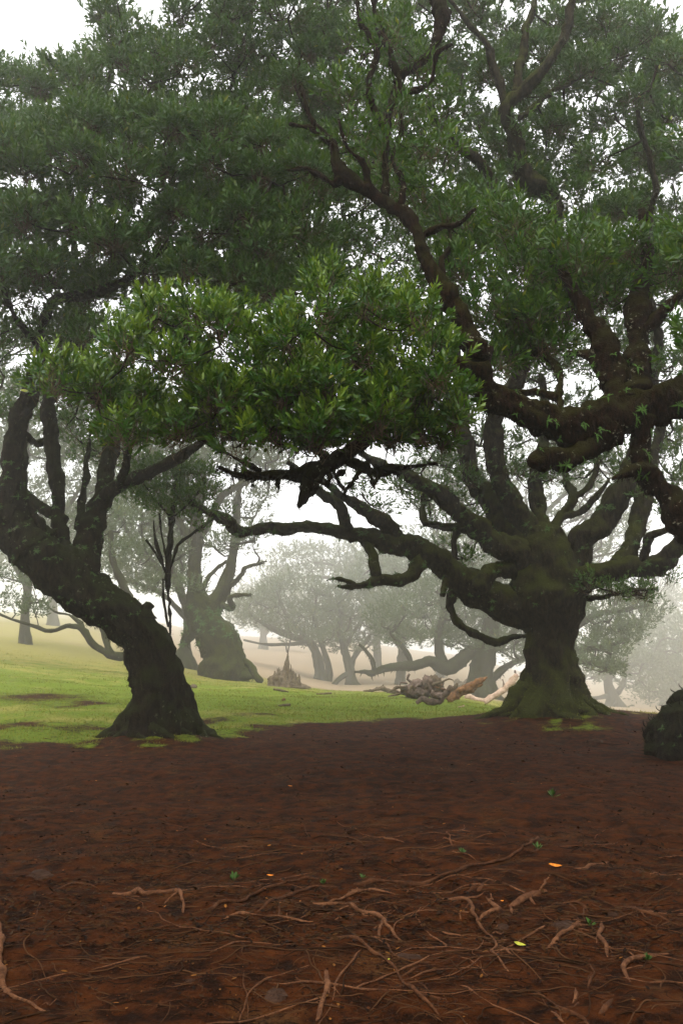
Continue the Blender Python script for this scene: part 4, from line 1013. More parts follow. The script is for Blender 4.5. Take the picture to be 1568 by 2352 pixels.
tree("laurel_tree", "foggy laurel tree peering out right of the broad trunk with drooping leafy tiers", FAR,
  (1290, 1625, 27),
  (27, 27.5, [(1290, 1625, 26), (1292, 1560, 22), (1300, 1480, 19), (1320, 1420, 15), (1345, 1370, 11), (1360, 1310, 8)]),
  [(27, 27, [(1310, 1450, 10), (1345, 1425, 8), (1380, 1408, 6), (1440, 1400, 5), (1490, 1390, 3)]),
   (27, 26.5, [(1300, 1500, 9), (1350, 1490, 7), (1400, 1485, 5), (1440, 1465, 4)]),
   (27, 26, [(1298, 1530, 8), (1340, 1520, 6), (1390, 1535, 4)])],
  [dict(poly=[(1330, 1385), (1420, 1375), (1510, 1400), (1490, 1430), (1440, 1450), (1350, 1440)], D=(26, 29), n=15, cr=.5, sp=28, nl=8, ll=.18, sl=.42),
   dict(poly=[(1330, 1460), (1430, 1455), (1465, 1475), (1420, 1500), (1340, 1495)], D=(25.5, 28), n=10, cr=.45, sp=26, nl=8, ll=.18, sl=.42),
   dict(poly=[(1325, 1510), (1390, 1515), (1415, 1545), (1380, 1550), (1330, 1530)], D=(25.5, 27.5), n=6, cr=.35, sp=24, nl=8, ll=.18, sl=.42)],
  M['bark_far'], M['leaf_far'], 73, k=2.37, ns=12, six=False, branch_r=.03, step=.2)

tree("laurel_tree", "pale tree ghost leaning in thick fog beyond the crest beside the broad trunk", FAR,
  (1410, 1622, 44),
  (44, 44, [(1412, 1624, 15), (1406, 1600, 13), (1399, 1582, 11), (1395, 1560, 9), (1410, 1530, 7), (1440, 1505, 5)]),
  [(44, 44, [(1402, 1596, 6), (1375, 1602, 5), (1345, 1606, 4)]), (44, 45, [(1410, 1600, 6), (1428, 1575, 6), (1440, 1540, 5), (1480, 1510, 4), (1520, 1480, 3)])],
  [dict(poly=[(1335, 1540), (1420, 1520), (1500, 1470), (1600, 1440), (1600, 1590), (1490, 1610), (1440, 1560), (1345, 1575)], D=(42, 48), n=36, cr=1.0, sp=26, nl=7, ll=.32, sl=.7)],
  M['bark_far'], M['leaf_far'], 79, k=4.05, ns=10, six=False, branch_r=.04, step=.3)

tree("laurel_tree", "palest dense tree mass in the fog at the right edge", FAR,
  (1530, 1612, 58),
  (58, 58, [(1530, 1614, 12), (1525, 1570, 10), (1520, 1500, 8), (1515, 1440, 5)]),
  [(58, 59, [(1525, 1550, 6), (1560, 1480, 5), (1580, 1420, 3)]), (58, 58, [(1524, 1560, 6), (1480, 1500, 5), (1460, 1450, 3)])],
  [dict(poly=[(1440, 1410), (1500, 1370), (1620, 1360), (1640, 1600), (1500, 1605), (1430, 1530)], D=(56, 63), n=38, cr=1.3, sp=24, nl=7, ll=.42, sl=.9)],
  M['bark_far'], M['leaf_far'], 83, k=4.12, ns=10, six=False, branch_r=.05, step=.4)

tree("laurel_tree", "pale flat topped tree in the fog under the long mossy arm", FAR,
  (868, 1560, 43),
  (43, 43, [(868, 1566, 9), (866, 1500, 8), (862, 1430, 7), (850, 1370, 6), (835, 1330, 4), (800, 1300, 2)]),
  [(43, 43, [(850, 1365, 5), (790, 1335, 4), (730, 1325, 3), (670, 1330, 2)]), (43, 44, [(855, 1385, 5), (880, 1330, 4), (890, 1290, 3)]), (43, 42, [(840, 1340, 4), (770, 1300, 3), (710, 1290, 2)])],
  [dict(poly=[(625, 1300), (680, 1265), (760, 1255), (860, 1265), (920, 1290), (900, 1340), (800, 1330), (720, 1325), (640, 1340)], D=(41, 45), n=34, cr=.7, sp=24, nl=7, ll=.26, sl=.55)],
  M['bark_far'], M['leaf_far'], 89, k=4.05, ns=10, six=False, branch_r=.03, step=.3)

tree("laurel_tree", "faint straight trunked tree ghost in the fog above the spiky stump", FAR,
  (606, 1500, 62),
  (62, 62, [(606, 1504, 10), (604, 1470, 8), (606, 1430, 7), (600, 1390, 5)]),
  [(62, 62, [(605, 1460, 6), (640, 1420, 5), (670, 1390, 3)]), (62, 63, [(604, 1450, 5), (570, 1410, 4)])],
  [dict(poly=[(540, 1400), (600, 1340), (690, 1350), (730, 1400), (700, 1450), (640, 1440), (560, 1440)], D=(60, 65), n=26, cr=1.1, sp=22, nl=7, ll=.4, sl=.8)],
  M['bark_far'], M['leaf_far'], 97, k=3.86, ns=10, six=False, branch_r=.04, step=.4)

tree("laurel_tree", "faint tree ghost with wide crown on the grassy slope at the left edge", FAR,
  (120, 1430, 48),
  (48, 48, [(122, 1436, 12), (120, 1390, 10), (125, 1340, 8), (110, 1280, 6)]),
  [(48, 48, [(122, 1370, 7), (70, 1310, 5), (20, 1260, 3)]), (48, 49, [(123, 1350, 7), (170, 1290, 5), (220, 1240, 3)])],
  [dict(poly=[(-40, 1230), (60, 1170), (200, 1180), (280, 1240), (250, 1310), (150, 1330), (40, 1320), (-40, 1310)], D=(46, 51), n=34, cr=1.0, sp=28, nl=7, ll=.32, sl=.7)],
  M['bark_far'], M['leaf_far'], 101, k=3.12, ns=10, six=False, branch_r=.04, step=.4)

def woods_behind():  # unseen trees, inferred from the roots and added to shade ground, air and trunks
    spots = [(-8.5, -3.5, 8.5), (-3.5, -8.5, 9.5), (3.5, -9.5, 9.0), (9.5, -4.5, 9.5), (-11.5, 4.0, 8.5), (13.0, 3.0, 9.0)]
    words = ["behind the viewer's left shoulder", "straight behind the viewer", "behind the viewer's right shoulder", "off to the right behind the near tree", "off the left edge beside the bare earth", "far off the right edge"]
    for i, (x, y, h) in enumerate(spots):
        rng = np.random.default_rng(500 + i)
        o0 = np.array([x, y, gz(x, y)[0]])
        root = empty("old_laurel_tree", o0)
        tag(root, "laurel tree out of the picture, " + words[i], "tree", "old laurel trees in the fog")
        W = o0 + np.array([[0, 0, -.3], [.1, .1, 1.0], [-.2, .1, 2.4], [.2, -.1, 4.0], [.1, .2, 5.6]])
        V, Q, T, N = tube(W, [.75, .55, .5, .42, .22], 24, .15, .2, .03, 0, 510 + i, dict(z=o0[2], k=5, ph=i, a=.4, h=.3), furrow=.03)
        mk("trunk", V, Q, T, M['bark_left'], root, True, origin=o0)
        lp = [W[2:]]
        for j in range(6):
            a = j * 1.05 + i; st = W[2 + j % 3]
            q = np.array([st, st + [math.cos(a) * 1.2, math.sin(a) * 1.2, .9], st + [math.cos(a + .2) * 2.8, math.sin(a + .2) * 2.8, 1.9], st + [math.cos(a) * 3.9, math.sin(a) * 3.9, 3.2]])
            V, Q, T, N = tube(q, [.24, .19, .13, .06], 10, .2, .2, .02, .06, 520 + i * 7 + j)
            mk("limb", V, Q, T, M['bark_left'], root, True, origin=o0); lp.append(spline(q, [1] * 4, .3)[0])
        cen = o0 + np.stack([rng.normal(size=95) * 2.3, rng.normal(size=95) * 2.3, rng.uniform(1.6, h, 95)], 1)
        cr = Crown(False, M['leaf_mid'], M['twig']); cr.barkmat = M['twig_dark']
        cr.fill(cen, .85, 16, 7, .34, rng, .5, .8, twigs=False)
        cr.grow(cen, np.concatenate(lp), .035, rng)
        cr.build(root, o0)
woods_behind()
tree("laurel_tree", "pale wide tree ghost in the fog between the long limb and the broad trunk", FAR,
  (1010, 1560, 62),
  (62, 62, [(1010, 1562, 9), (1012, 1500, 8), (1008, 1430, 7), (1015, 1370, 5), (1010, 1310, 3)]),
  [(62, 63, [(1010, 1440, 6), (960, 1390, 4), (910, 1350, 3)]), (62, 61, [(1010, 1420, 6), (1070, 1360, 4), (1120, 1320, 3)])],
  [dict(poly=[(860, 1400), (900, 1310), (1000, 1260), (1120, 1270), (1260, 1300), (1280, 1430), (1150, 1470), (980, 1470), (880, 1460)], D=(60, 66), n=48, cr=1.2, sp=26, nl=7, ll=.38, sl=.8)],
  M['bark_far'], M['leaf_far'], 103, k=2.6, ns=10, six=False, branch_r=.04, step=.4)
tree("laurel_tree", "pale tree ghost in the fog behind the leaning tree's upright limbs", FAR,
  (60, 1480, 38),
  (38, 38, [(60, 1485, 12), (58, 1420, 10), (66, 1340, 9), (80, 1250, 7), (100, 1160, 5)]),
  [(38, 38, [(64, 1350, 7), (20, 1270, 5), (-20, 1180, 3)]), (38, 39, [(75, 1270, 6), (140, 1190, 5), (190, 1110, 3)])],
  [dict(poly=[(-60, 1030), (120, 1000), (260, 1060), (280, 1180), (160, 1260), (20, 1270), (-60, 1230)], D=(36, 41), n=44, cr=.9, sp=28, nl=7, ll=.28, sl=.6)],
  M['bark_far'], M['leaf_far'], 107, k=1.9, ns=10, six=False, branch_r=.04, step=.4)

# ------------------------------------------------------------------ stumps and dead wood
def wood(name, label, cat, pieces, group=None, m=None, seed=0, ns=12, lump=.22, D=None):
    """pieces: list of (part name, material, [(px, py, r_px, lift in px)]) laid at the ground seen at the first point, or at D"""
    first = max(pieces[0][2], key=lambda a: a[1])
    g0 = G(first[0], first[1] + first[2] * .6); D0 = D or g0[1]
    root = empty(name, g0)
    tag(root, label, cat, group)
    for i, (pn, pm, pts) in enumerate(pieces):
        W, r = [], []
        for k, a in enumerate(pts):
            d = D0 + (a[3] if len(a) > 3 else 0)
            W.append(P(a[0], a[1], d)); r.append(a[2] / FPX * d)
        V, Q, T, N = tube(W, r, ns, max(.03, min(r) * .6), lump, .012, .015, seed * 13 + i)
        mk(pn, V, Q, T, pm, root, True, origin=g0)
    return root

LOGS = "dead wood lying on the turf"
wood("dead_log", "pinkish crooked branch stub bent like an elbow in front of the gnarled root mass", "log",
     [("log", M['log'], [(956, 1615, 4), (970, 1606, 6), (988, 1611, 7), (1008, 1612, 7), (1019, 1600, 7), (1027, 1588, 8), (1036, 1577, 6)]),
      ("stub", M['log'], [(1014, 1606, 5), (1000, 1598, 4), (990, 1592, 3)])], LOGS, seed=3)
wood("dead_log", "rotten orange brown broken trunk pointing up to the right among dead wood", "log",
     [("log", M['log_rot'], [(1026, 1606, 10), (1046, 1594, 12), (1068, 1582, 10), (1085, 1573, 8), (1100, 1565, 6), (1118, 1556, 3)]),
      ("splinter", M['log_rot'], [(1050, 1596, 6), (1066, 1592, 5), (1086, 1586, 3), (1094, 1580, 1)]), ("splinter", M['stump'], [(1040, 1592, 6), (1046, 1580, 5), (1050, 1570, 2)]),
      ("splinter", M['log_rot'], [(1080, 1574, 6), (1096, 1576, 4), (1108, 1572, 2)])], LOGS, seed=5, lump=.35)
wood("dead_log", "bleached pale log lying flat beside the rotten orange trunk", "log",
     [("log", M['log_pale'], [(1068, 1598, 7), (1083, 1603, 7), (1099, 1609, 5), (1114, 1612, 4)])], LOGS, seed=7)
wood("dead_branch", "bleached pink branch slanting up towards the broad mossy trunk", "branch",
     [("branch", M['log_pale'], [(1112, 1613, 7), (1130, 1602, 7), (1148, 1590, 8), (1162, 1578, 8), (1174, 1566, 8), (1186, 1550, 5)]),
      ("twig", M['log'], [(1172, 1567, 4), (1180, 1572, 4), (1190, 1570, 3)]),
      ("twig", M['log'], [(1184, 1553, 3), (1182, 1540, 2)]),
      ("twig", M['log'], [(1150, 1590, 3), (1156, 1575, 2.5), (1153, 1560, 2)])], LOGS, seed=9)
wood("fallen_branch", "thin dark fallen branch lying left of the gnarled root mass", "branch",
     [("branch", M['stump'], [(834, 1588, 3), (858, 1585, 4), (876, 1581, 6), (895, 1587, 5), (914, 1591, 4)]), ("stub", M['stump'], [(876, 1582, 3), (880, 1573, 2)])], LOGS, seed=11)

def lump_thing(name, label, cat, blobs, D, m, group=None, seed=0, amp=.3, freq=2.0, res=3):
    """rough boulder-like body: noisy overlapping bodies, each its own part"""
    low_ = max(blobs, key=lambda a: a[1] + a[3]); g0 = G(low_[0], low_[1] + low_[3] * .75); D = D or g0[1]
    root = empty(name, g0); tag(root, label, cat, group)
    for i, (px, py, rx, ry, pn, mm) in enumerate(blobs):
        c = P(px, py, D + .3 * math.sin(i * 2.1)); a, b_ = rx / FPX * D, ry / FPX * D
        nu, nv = 36, 22
        th = np.linspace(0, 2 * math.pi, nu, endpoint=False); ph = np.linspace(.02, math.pi - .02, nv)
        d = np.stack([np.outer(np.sin(ph), np.cos(th)), np.outer(np.sin(ph), np.sin(th)), np.outer(np.cos(ph), np.ones(nu))], -1).reshape(-1, 3)
        w = fbm(d * freq, seed + i * 7, 4)
        q = 1 + amp * w + amp * .8 * np.abs(fbm(d * freq * 2.5, seed + i * 7 + 3, 3)) - amp * .3
        V = c + d * q[:, None] * [a, a * .9, b_]
        j = np.arange(nu); i0 = np.arange(nv - 1)[:, None] * nu
        Q = np.stack([i0 + j, i0 + nu + j, i0 + nu + (j + 1) % nu, i0 + (j + 1) % nu], -1).reshape(-1, 4)
        mk(pn, V, Q, None, mm, root, True, origin=g0)
    return root

rm = lump_thing("root_mass", "gnarled heap of upturned dead roots at the edge of the turf", "dead roots",
    [(960, 1588, 28, 22, "root_ball", M['log']), (997, 1575, 20, 22, "root_ball", M['stump']), (978, 1572, 12, 20, "root_ball", M['log']), (932, 1585, 14, 10, "root_ball", M['stump']), (1010, 1583, 10, 12, "root_ball", M['stump']), (1005, 1597, 22, 8, "root_ball", M['log'])],
    None, None, LOGS, 5, .5, 2.2)
def root_ends():
    rng = np.random.default_rng(21); o = np.array(rm.location); px = o[1] / FPX
    for i in range(26):
        x = rng.uniform(-52, 62); h = rng.uniform(4, 30)
        c = np.array([965 + x * .75, 0]); a = P(965 + x * .6, 1596 - h, o[1] + rng.uniform(-.5, .4))
        dr = np.array([rng.normal() * 1.1 + x / 60, -rng.uniform(.2, 1), rng.normal() * .55 + .1]); L = rng.uniform(12, 34) * px
        pts = [a, a + dr * L * .4 + rng.normal(size=3) * L * .12, a + dr * L * .8 + rng.normal(size=3) * L * .18, a + dr * L + [0, 0, -L * .25]]
        r = rng.uniform(2.2, 5.0) * px
        V, Q, T, N = tube(pts, [r, r * .8, r * .6, r * .2], 8, .06, .3, .01, .02, 400 + i)
        mk("root_end", V, Q, T, M[['log', 'stump', 'log_rot', 'log'][i % 4]], rm, True, origin=o)
root_ends()
lump_thing("dead_stump", "dark jagged rotten stump behind the orange broken trunk", "stump",
    [(1062, 1580, 20, 14, "body", M['stump']), (1050, 1570, 9, 10, "body", M['stump']), (1073, 1568, 8, 9, "body", M['stump'])], None, None, LOGS, 15, .5, 2.4)

def spiky_stump():
    g0 = G(652, 1578); D = g0[1]; px = D / FPX
    root = empty("splintered_stump", g0); tag(root, "jagged splintered stump with one tall spike standing on the turf", "stump")
    rng = np.random.default_rng(4)
    def shard(pn, x, h, w, lean, z0=-.05, dy=0.):
        b0 = np.array([x * px, dy, z0]) + g0
        pts = [b0, b0 + [lean * .3 * px, 0, h * px * .55], b0 + [lean * px, 0, h * px]]
        V, Q, T, N = tube(pts, [w * px, w * px * .7, w * px * .12], 7, .05, .35, .012, .01, int(rng.integers(1e5)))
        mk(pn, V, Q, T, M['stump'], root, True, origin=g0)
    c = g0 + [0, .25, -.08]
    V, Q, T, N = tube([c, c + [0, 0, 12 * px], c + [.03, 0, 24 * px], c + [.06, 0, 36 * px]], [44 * px, 38 * px, 28 * px, 12 * px], 26, .04, .4, .03, 0, 66, dict(z=g0[2], k=6, ph=1, a=.3, h=.1))
    mk("body", V, Q, T, M['stump'], root, True, origin=g0)
    shard("spike", 5, 84, 9, 3, dy=.2)
    shard("spike", 0, 60, 9, 2, dy=.1); shard("spike", 11, 50, 8, -1, dy=.1)
    for i in range(46):
        a = rng.uniform(0, 6.28); q = rng.uniform(.25, 1) ** .6
        x = 3 + math.cos(a) * q * 36
        hh = max(16, 66 * (1 - q * .66)) * rng.uniform(.7, 1.15)
        shard("splinter", x, hh, rng.uniform(4, 7.5), rng.normal() * 2.5, dy=.2 + math.sin(a) * q * 34 * px)
spiky_stump()

def stump_right():
    g0 = G(1560, 1738); px = g0[1] / FPX
    root = empty("mossy_stump", g0); tag(root, "dark mossy stump with small upright shoots at the right edge", "stump")
    rng = np.random.default_rng(14)
    for i, (dx, h, r) in enumerate(((6, 118, 60), (-45, 62, 26), (50, 150, 55), (-20, 84, 34))):
        c = g0 + np.array([dx * px, .12 * i, -.15])
        V, Q, T, N = tube([c, c + [0, 0, h * px * .5 + .1], c + [.02, .05, h * px * .9 + .1], c + [.03, .05, h * px + .12]], [r * px * 1.1, r * px, r * px * .75, r * px * .3], 30, .03, .3, .03, 0, 40 + i)
        mk("body", V, Q, T, M['bark_left'], root, True, origin=g0)
        k = rng.choice(len(N), 60)
        for j in k:
            if V[j][2] < g0[2] + .1 or rng.uniform() < .35: continue
            hh = rng.uniform(.05, .16)
            tip = V[j] + N[j] * .05 + [rng.normal() * .01, 0, hh]
            VV, QQ, TT, _ = tube([V[j] - N[j] * .02, (V[j] + tip) / 2 + N[j] * .015, tip], [.006, .007, .003], 5, .03, .3, 0, 0, int(j))
            mk("shoot", VV, QQ, TT, M['moss_green'], root, True, origin=g0)
        V2, T2, fa = moss_fringe([(V[:len(N)], N)], 2200, .05, rng)
        m = mk("moss", V2, None, T2, M['moss_green'], root, False, fa, None, g0); m["kind"] = "stuff"
    for (fx, fy, sc) in ((1518, 1672, .10), (1546, 1712, .05), (1520, 1708, .05), (1560, 1690, .06)):
        f = bpy.data.objects.new("fern", FERNS[1]); q = P(fx, fy, g0[1] - .75)
        f.location = tuple(q - g0); f.rotation_euler = (R(65), 0, .4); f.scale = (sc,) * 3
        link(f, root)
stump_right()

# ------------------------------------------------------------------ exposed roots in the bare earth
def A(x, y): return (x * .5126, 1665 + y * .5126)
def B(x, y): return (764 + x * .5126, 1665 + y * .5126)

def ground_root(label, branches, m='root', seed=0):
    root = None
    for i, (f, r, pts) in enumerate(branches):
        W, rad = [], []
        n = len(pts)
        for k, p in enumerate(pts):
            dq = ray(*f(*p)); g = np.array([0, 0, CAMZ]) + dq * (CAMZ / -dq[2]); d = g[1]
            rr = r * .5126 / FPX * d * (1.05 - .35 * k / (n - 1)) * (.8 if k in (0, n - 1) else 1) * .95
            W.append(g + [0, 0, rr * (.30 if k not in (0, n - 1) else -.6)]); rad.append(rr)
        if root is None:
            o = W[len(W) // 2].copy(); root = empty("exposed_root", o); tag(root, label, "root", "exposed roots in the bare earth")
        W, rad = spline(W, rad, .05)
        W[:, :2] += np.stack([fbm(W * 4, seed * 3, 2), fbm(W * 4, seed * 3 + 1, 2)], 1) * .045 + np.stack([fbm(W * 11, seed * 3 + 5, 2), fbm(W * 11, seed * 3 + 6, 2)], 1) * .014
        e = np.minimum(np.arange(len(W)), np.arange(len(W))[::-1]) / 3.0
        hump = .5 + .55 * vnoise(W * 2.2, seed + 300)
        W[:, 2] = gz(W[:, 0], W[:, 1]) + rad * np.where(e < 1, -.9 + 1.5 * e, .7 * np.clip(hump + .5, .55, 1.3))
        V, Q, T, N = tube(W, rad, 9, .035, .28, .004, 0, seed * 10 + i)
        mk("root" if i == 0 else "fork", V, Q, T, M[m], root, True, origin=o)

ROOTS = [
 ("wavy root ending in a downward hook, left of centre on the red earth", [(A, 10, [(500, 768), (560, 772), (600, 752), (640, 775), (720, 775), (785, 775), (810, 810), (828, 855)])], 'root_pale'),
 ("thin dark root trailing in from the left to the hooked wavy root", [(A, 5, [(230, 755), (290, 728), (350, 720), (420, 738), (490, 760)])], 'root'),
 ("long root running up right below the small green sprig", [(A, 8, [(895, 880), (970, 845), (1060, 820), (1130, 790), (1200, 760), (1270, 730), (1350, 705), (1450, 695), (1520, 700)])], 'root'),
 ("forked root slanting up right just under the long root with sprig", [(A, 8, [(1165, 880), (1230, 820), (1300, 785), (1370, 760), (1420, 735), (1520, 728)]), (A, 7, [(1247, 886), (1246, 850), (1252, 812)]), (A, 5, [(1255, 835), (1300, 815), (1370, 795)])], 'root'),
 ("short straight root crossing under the long root in mid left", [(A, 6, [(970, 830), (1060, 846), (1180, 850)])], 'root'),
 ("thin pale root running flat across the middle of the earth", [(A, 6, [(1015, 912), (1070, 890), (1140, 902), (1250, 898), (1330, 905), (1440, 908)])], 'root_pale'),
 ("thin straight root lying low in the left middle earth", [(A, 4.5, [(610, 940), (700, 930), (800, 910), (900, 905)])], 'root'),
 ("thin root slanting up right below the low straight root", [(A, 5, [(800, 1040), (880, 1000), (950, 975), (1050, 950)]), (A, 4, [(780, 1015), (830, 1000), (880, 1002)])], 'root'),
 ("pair of thin root ends showing in the left earth", [(A, 4.5, [(250, 1008), (330, 1000), (395, 990)]), (A, 3.5, [(270, 970), (320, 970), (372, 973)])], 'root'),
 ("thick pale root curving down along the left edge", [(A, 20, [(-30, 840), (2, 920), (-8, 1000), (-12, 1080), (10, 1150), (30, 1195)])], 'root_pale'),
 ("tapering root tip pointing right from the thick pale edge root", [(A, 8, [(40, 1190), (120, 1235), (180, 1262), (230, 1280)])], 'root_pale'),
 ("thin bent twig like root near the bottom centre", [(A, 3.5, [(1000, 1172), (1080, 1165), (1145, 1167), (1150, 1150), (1250, 1148), (1320, 1150), (1390, 1160)])], 'root'),
 ("thin upright root crossing the bent twig near bottom centre", [(A, 6, [(1103, 1130), (1085, 1180), (1096, 1250), (1090, 1345)])], 'root'),
 ("thick short twisted root standing out at the bottom middle", [(A, 13, [(1456, 1130), (1440, 1190), (1442, 1240), (1425, 1290), (1400, 1345)])], 'root_pale'),
 ("thin root poking in from the left edge above the pale one", [(A, 5, [(-10, 872), (70, 865), (150, 855), (232, 828)])], 'root'),
 ("faint thin root near the bottom left corner of the earth", [(A, 4, [(670, 1320), (730, 1292), (810, 1275)])], 'root'),
 ("arched pale root humping over the earth in the centre", [(B, 9, [(-62, 830), (-10, 795), (50, 768), (100, 755), (160, 748), (210, 756), (275, 772)])], 'root_pale'),
 ("longest root sweeping up right to the mossy root knot", [(B, 10, [(100, 722), (170, 726), (250, 716), (350, 718), (450, 705), (520, 690), (580, 660), (680, 640), (780, 620), (850, 595), (890, 550), (930, 508)]), (B, 7, [(860, 595), (905, 600), (930, 578)])], 'root'),
 ("branching root curling down under the arched pale root", [(B, 9, [(-78, 815), (0, 812), (60, 815), (130, 850), (200, 875), (250, 920), (330, 970)]), (B, 7, [(205, 880), (214, 940), (230, 970)]), (B, 7, [(150, 1000), (210, 975), (280, 986), (345, 990)])], 'root_pale'),
 ("long dark root running diagonally down to the bottom edge", [(B, 9, [(-20, 988), (80, 1000), (140, 1035), (220, 1080), (300, 1155), (380, 1225), (450, 1295), (510, 1350)])], 'root'),
 ("short thin root left of the flat grey stone", [(B, 5, [(250, 990), (290, 1050), (322, 1088)])], 'root'),
 ("tall forked root splitting downward right of centre", [(B, 9, [(468, 778), (560, 785), (600, 800), (640, 840), (670, 880), (700, 920), (735, 965), (738, 1040), (792, 1112)]), (B, 5, [(738, 963), (790, 1000), (816, 1032)]), (B, 11, [(668, 872), (690, 850), (742, 835), (705, 802), (680, 772)])], 'root_pale'),
 ("thick bent root with a short leg, right of the forked root", [(B, 13, [(790, 802), (860, 776), (930, 755), (972, 750)]), (B, 8, [(790, 800), (793, 830), (798, 865)])], 'root_pale'),
 ("thick straight pale root slanting beside the grey stones", [(B, 13, [(938, 988), (1000, 950), (1070, 910), (1142, 878)])], 'root_pale'),
 ("root running right into the tangled knot with green tuft", [(B, 9, [(1000, 790), (1070, 795), (1130, 810), (1165, 838)])], 'root'),
 ("root dropping straight down from the tangled knot", [(B, 11, [(1200, 858), (1205, 930), (1228, 975), (1231, 1024)])], 'root_pale'),
 ("dark root running out to the right edge above its thin neighbour", [(B, 8, [(1218, 788), (1290, 815), (1350, 850), (1450, 870), (1590, 908)])], 'root'),
 ("thin root running out to the right edge below its dark neighbour", [(B, 5, [(1130, 800), (1250, 830), (1350, 870), (1470, 915), (1590, 945)])], 'root'),
 ("thick hooked pale root near the right edge with grass tuft", [(B, 13, [(1319, 1132), (1315, 1080), (1340, 1050), (1420, 1030), (1480, 1010), (1545, 993)])], 'root_pale'),
 ("short thick root beside the bright orange leaf", [(B, 10, [(1088, 667), (1160, 640), (1235, 624)])], 'root_pale'),
 ("pair of short slanting roots below the longest root", [(B, 7, [(600, 757), (630, 738), (664, 718)]), (B, 8, [(648, 755), (680, 725), (724, 703)])], 'root'),
 ("straight stick like root left of the tall forked root", [(B, 6, [(475, 914), (560, 925), (625, 942)])], 'root_pale'),
 ("thin long root in the bottom right crossed by an upright one", [(B, 5, [(970, 1100), (1050, 1105), (1120, 1135), (1245, 1162)])], 'root'),
 ("thin upright root crossing another in the bottom right", [(B, 6, [(1156, 1048), (1146, 1120), (1134, 1188)])], 'root'),
 ("long thin root running off the bottom edge right of centre", [(B, 7, [(828, 1148), (900, 1195), (990, 1260), (1080, 1295), (1155, 1345)])], 'root'),
 ("short stubby root at the bottom right under the crossed roots", [(B, 8, [(1054, 1232), (1075, 1195), (1092, 1163)])], 'root_pale'),
 ("short curved root nearest the bottom right corner", [(B, 10, [(1163, 1266), (1210, 1250), (1243, 1229)])], 'root'),
 ("stubby root end poking up at the bottom edge", [(B, 11, [(972, 1288), (1000, 1312), (1035, 1348)])], 'root_pale'),
 ("thin root curving right of the flat grey stone", [(B, 5, [(283, 1130), (350, 1110), (472, 1090)]), (B, 6, [(355, 1138), (400, 1190), (443, 1228)])], 'root'),
 ("short root on the straw coloured patch", [(B, 6, [(583, 1054), (620, 1070), (663, 1097)])], 'root_pale'),
 ("short horizontal root near the right edge above the long ones", [(B, 7, [(1434, 676), (1490, 676), (1548, 671)])], 'root_pale'),
]
_rr = np.random.default_rng(77)
for i, (lab, br, mm) in enumerate(ROOTS):
    extra = []
    for f, r, pts in br:
        if len(pts) < 4: continue
        for _ in range(3):
            j = int(_rr.integers(1, len(pts) - 1)); a = np.array(pts[j], float); d0 = np.array(pts[min(j + 1, len(pts) - 1)], float) - a
            d0 = d0 / (np.linalg.norm(d0) + 1e-6); an = _rr.choice([-1, 1]) * _rr.uniform(.4, 1.1); c_, s_ = math.cos(an), math.sin(an)
            d0 = np.array([d0[0] * c_ - d0[1] * s_, (d0[0] * s_ + d0[1] * c_) * .6]); L = _rr.uniform(40, 130)
            q = [tuple(a), tuple(a + d0 * L * .35 + _rr.normal(size=2) * [7, 4]), tuple(a + d0 * L * .7 + _rr.normal(size=2) * [10, 6]), tuple(a + d0 * L)]
            extra.append((f, max(2.2, r * .42), q))
    ground_root(lab, br + extra, mm, i + 1)

# ------------------------------------------------------------------ stones, sprigs, leaves
def stone(label, px, py, rx, rz, seed):
    g0 = G(px, py); D = g0[1]; a = rx / FPX * D
    nu, nv = 22, 12
    th = np.linspace(0, 2 * math.pi, nu, endpoint=False); ph = np.linspace(.02, math.pi - .02, nv)
    d = np.stack([np.outer(np.sin(ph), np.cos(th)), np.outer(np.sin(ph), np.sin(th)), np.outer(np.cos(ph), np.ones(nu))], -1).reshape(-1, 3)
    q = 1 + .3 * fbm(d * 1.6, seed, 3)
    V = d * q[:, None] * [a, a * .8, rz]
    j = np.arange(nu); i0 = np.arange(nv - 1)[:, None] * nu
    Q = np.stack([i0 + j, i0 + nu + j, i0 + nu + (j + 1) % nu, i0 + (j + 1) % nu], -1).reshape(-1, 4)
    o = mk("stone", V, Q, None, M['stone'])
    o.location = tuple(g0 - [0, 0, rz * .62]); o.rotation_euler = (0, 0, seed)
    tag(o, label, "stone", "stones set in the earth")
stone("flat grey stone level with the earth by the straw patch", *B(340, 1040), 32, .022, 3)
stone("small pointed grey stone beside the tall forked root", *B(760, 905), 26, .03, 5)
stone("long flat stone behind the thick slanting pale root", *B(1020, 898), 44, .025, 7)
stone("grey stone under the tangled root knot", *B(1260, 850), 18, .03, 9)
stone("half buried stone at the bottom middle beside the twisted root", *A(1240, 1200), 46, .025, 11)
stone("low grey rock on the dark earth near the mossy stump", 1365, 1702, 26, .10, 13)
stone("lower grey rock left of the other rock on dark earth", 1270, 1708, 18, .05, 15)
stone("low earthy mound stone at the left edge of the lit earth", *A(180, 672), 45, .07, 17)
stone("small round stone at the bottom left centre", *A(850, 1150), 14, .03, 19)

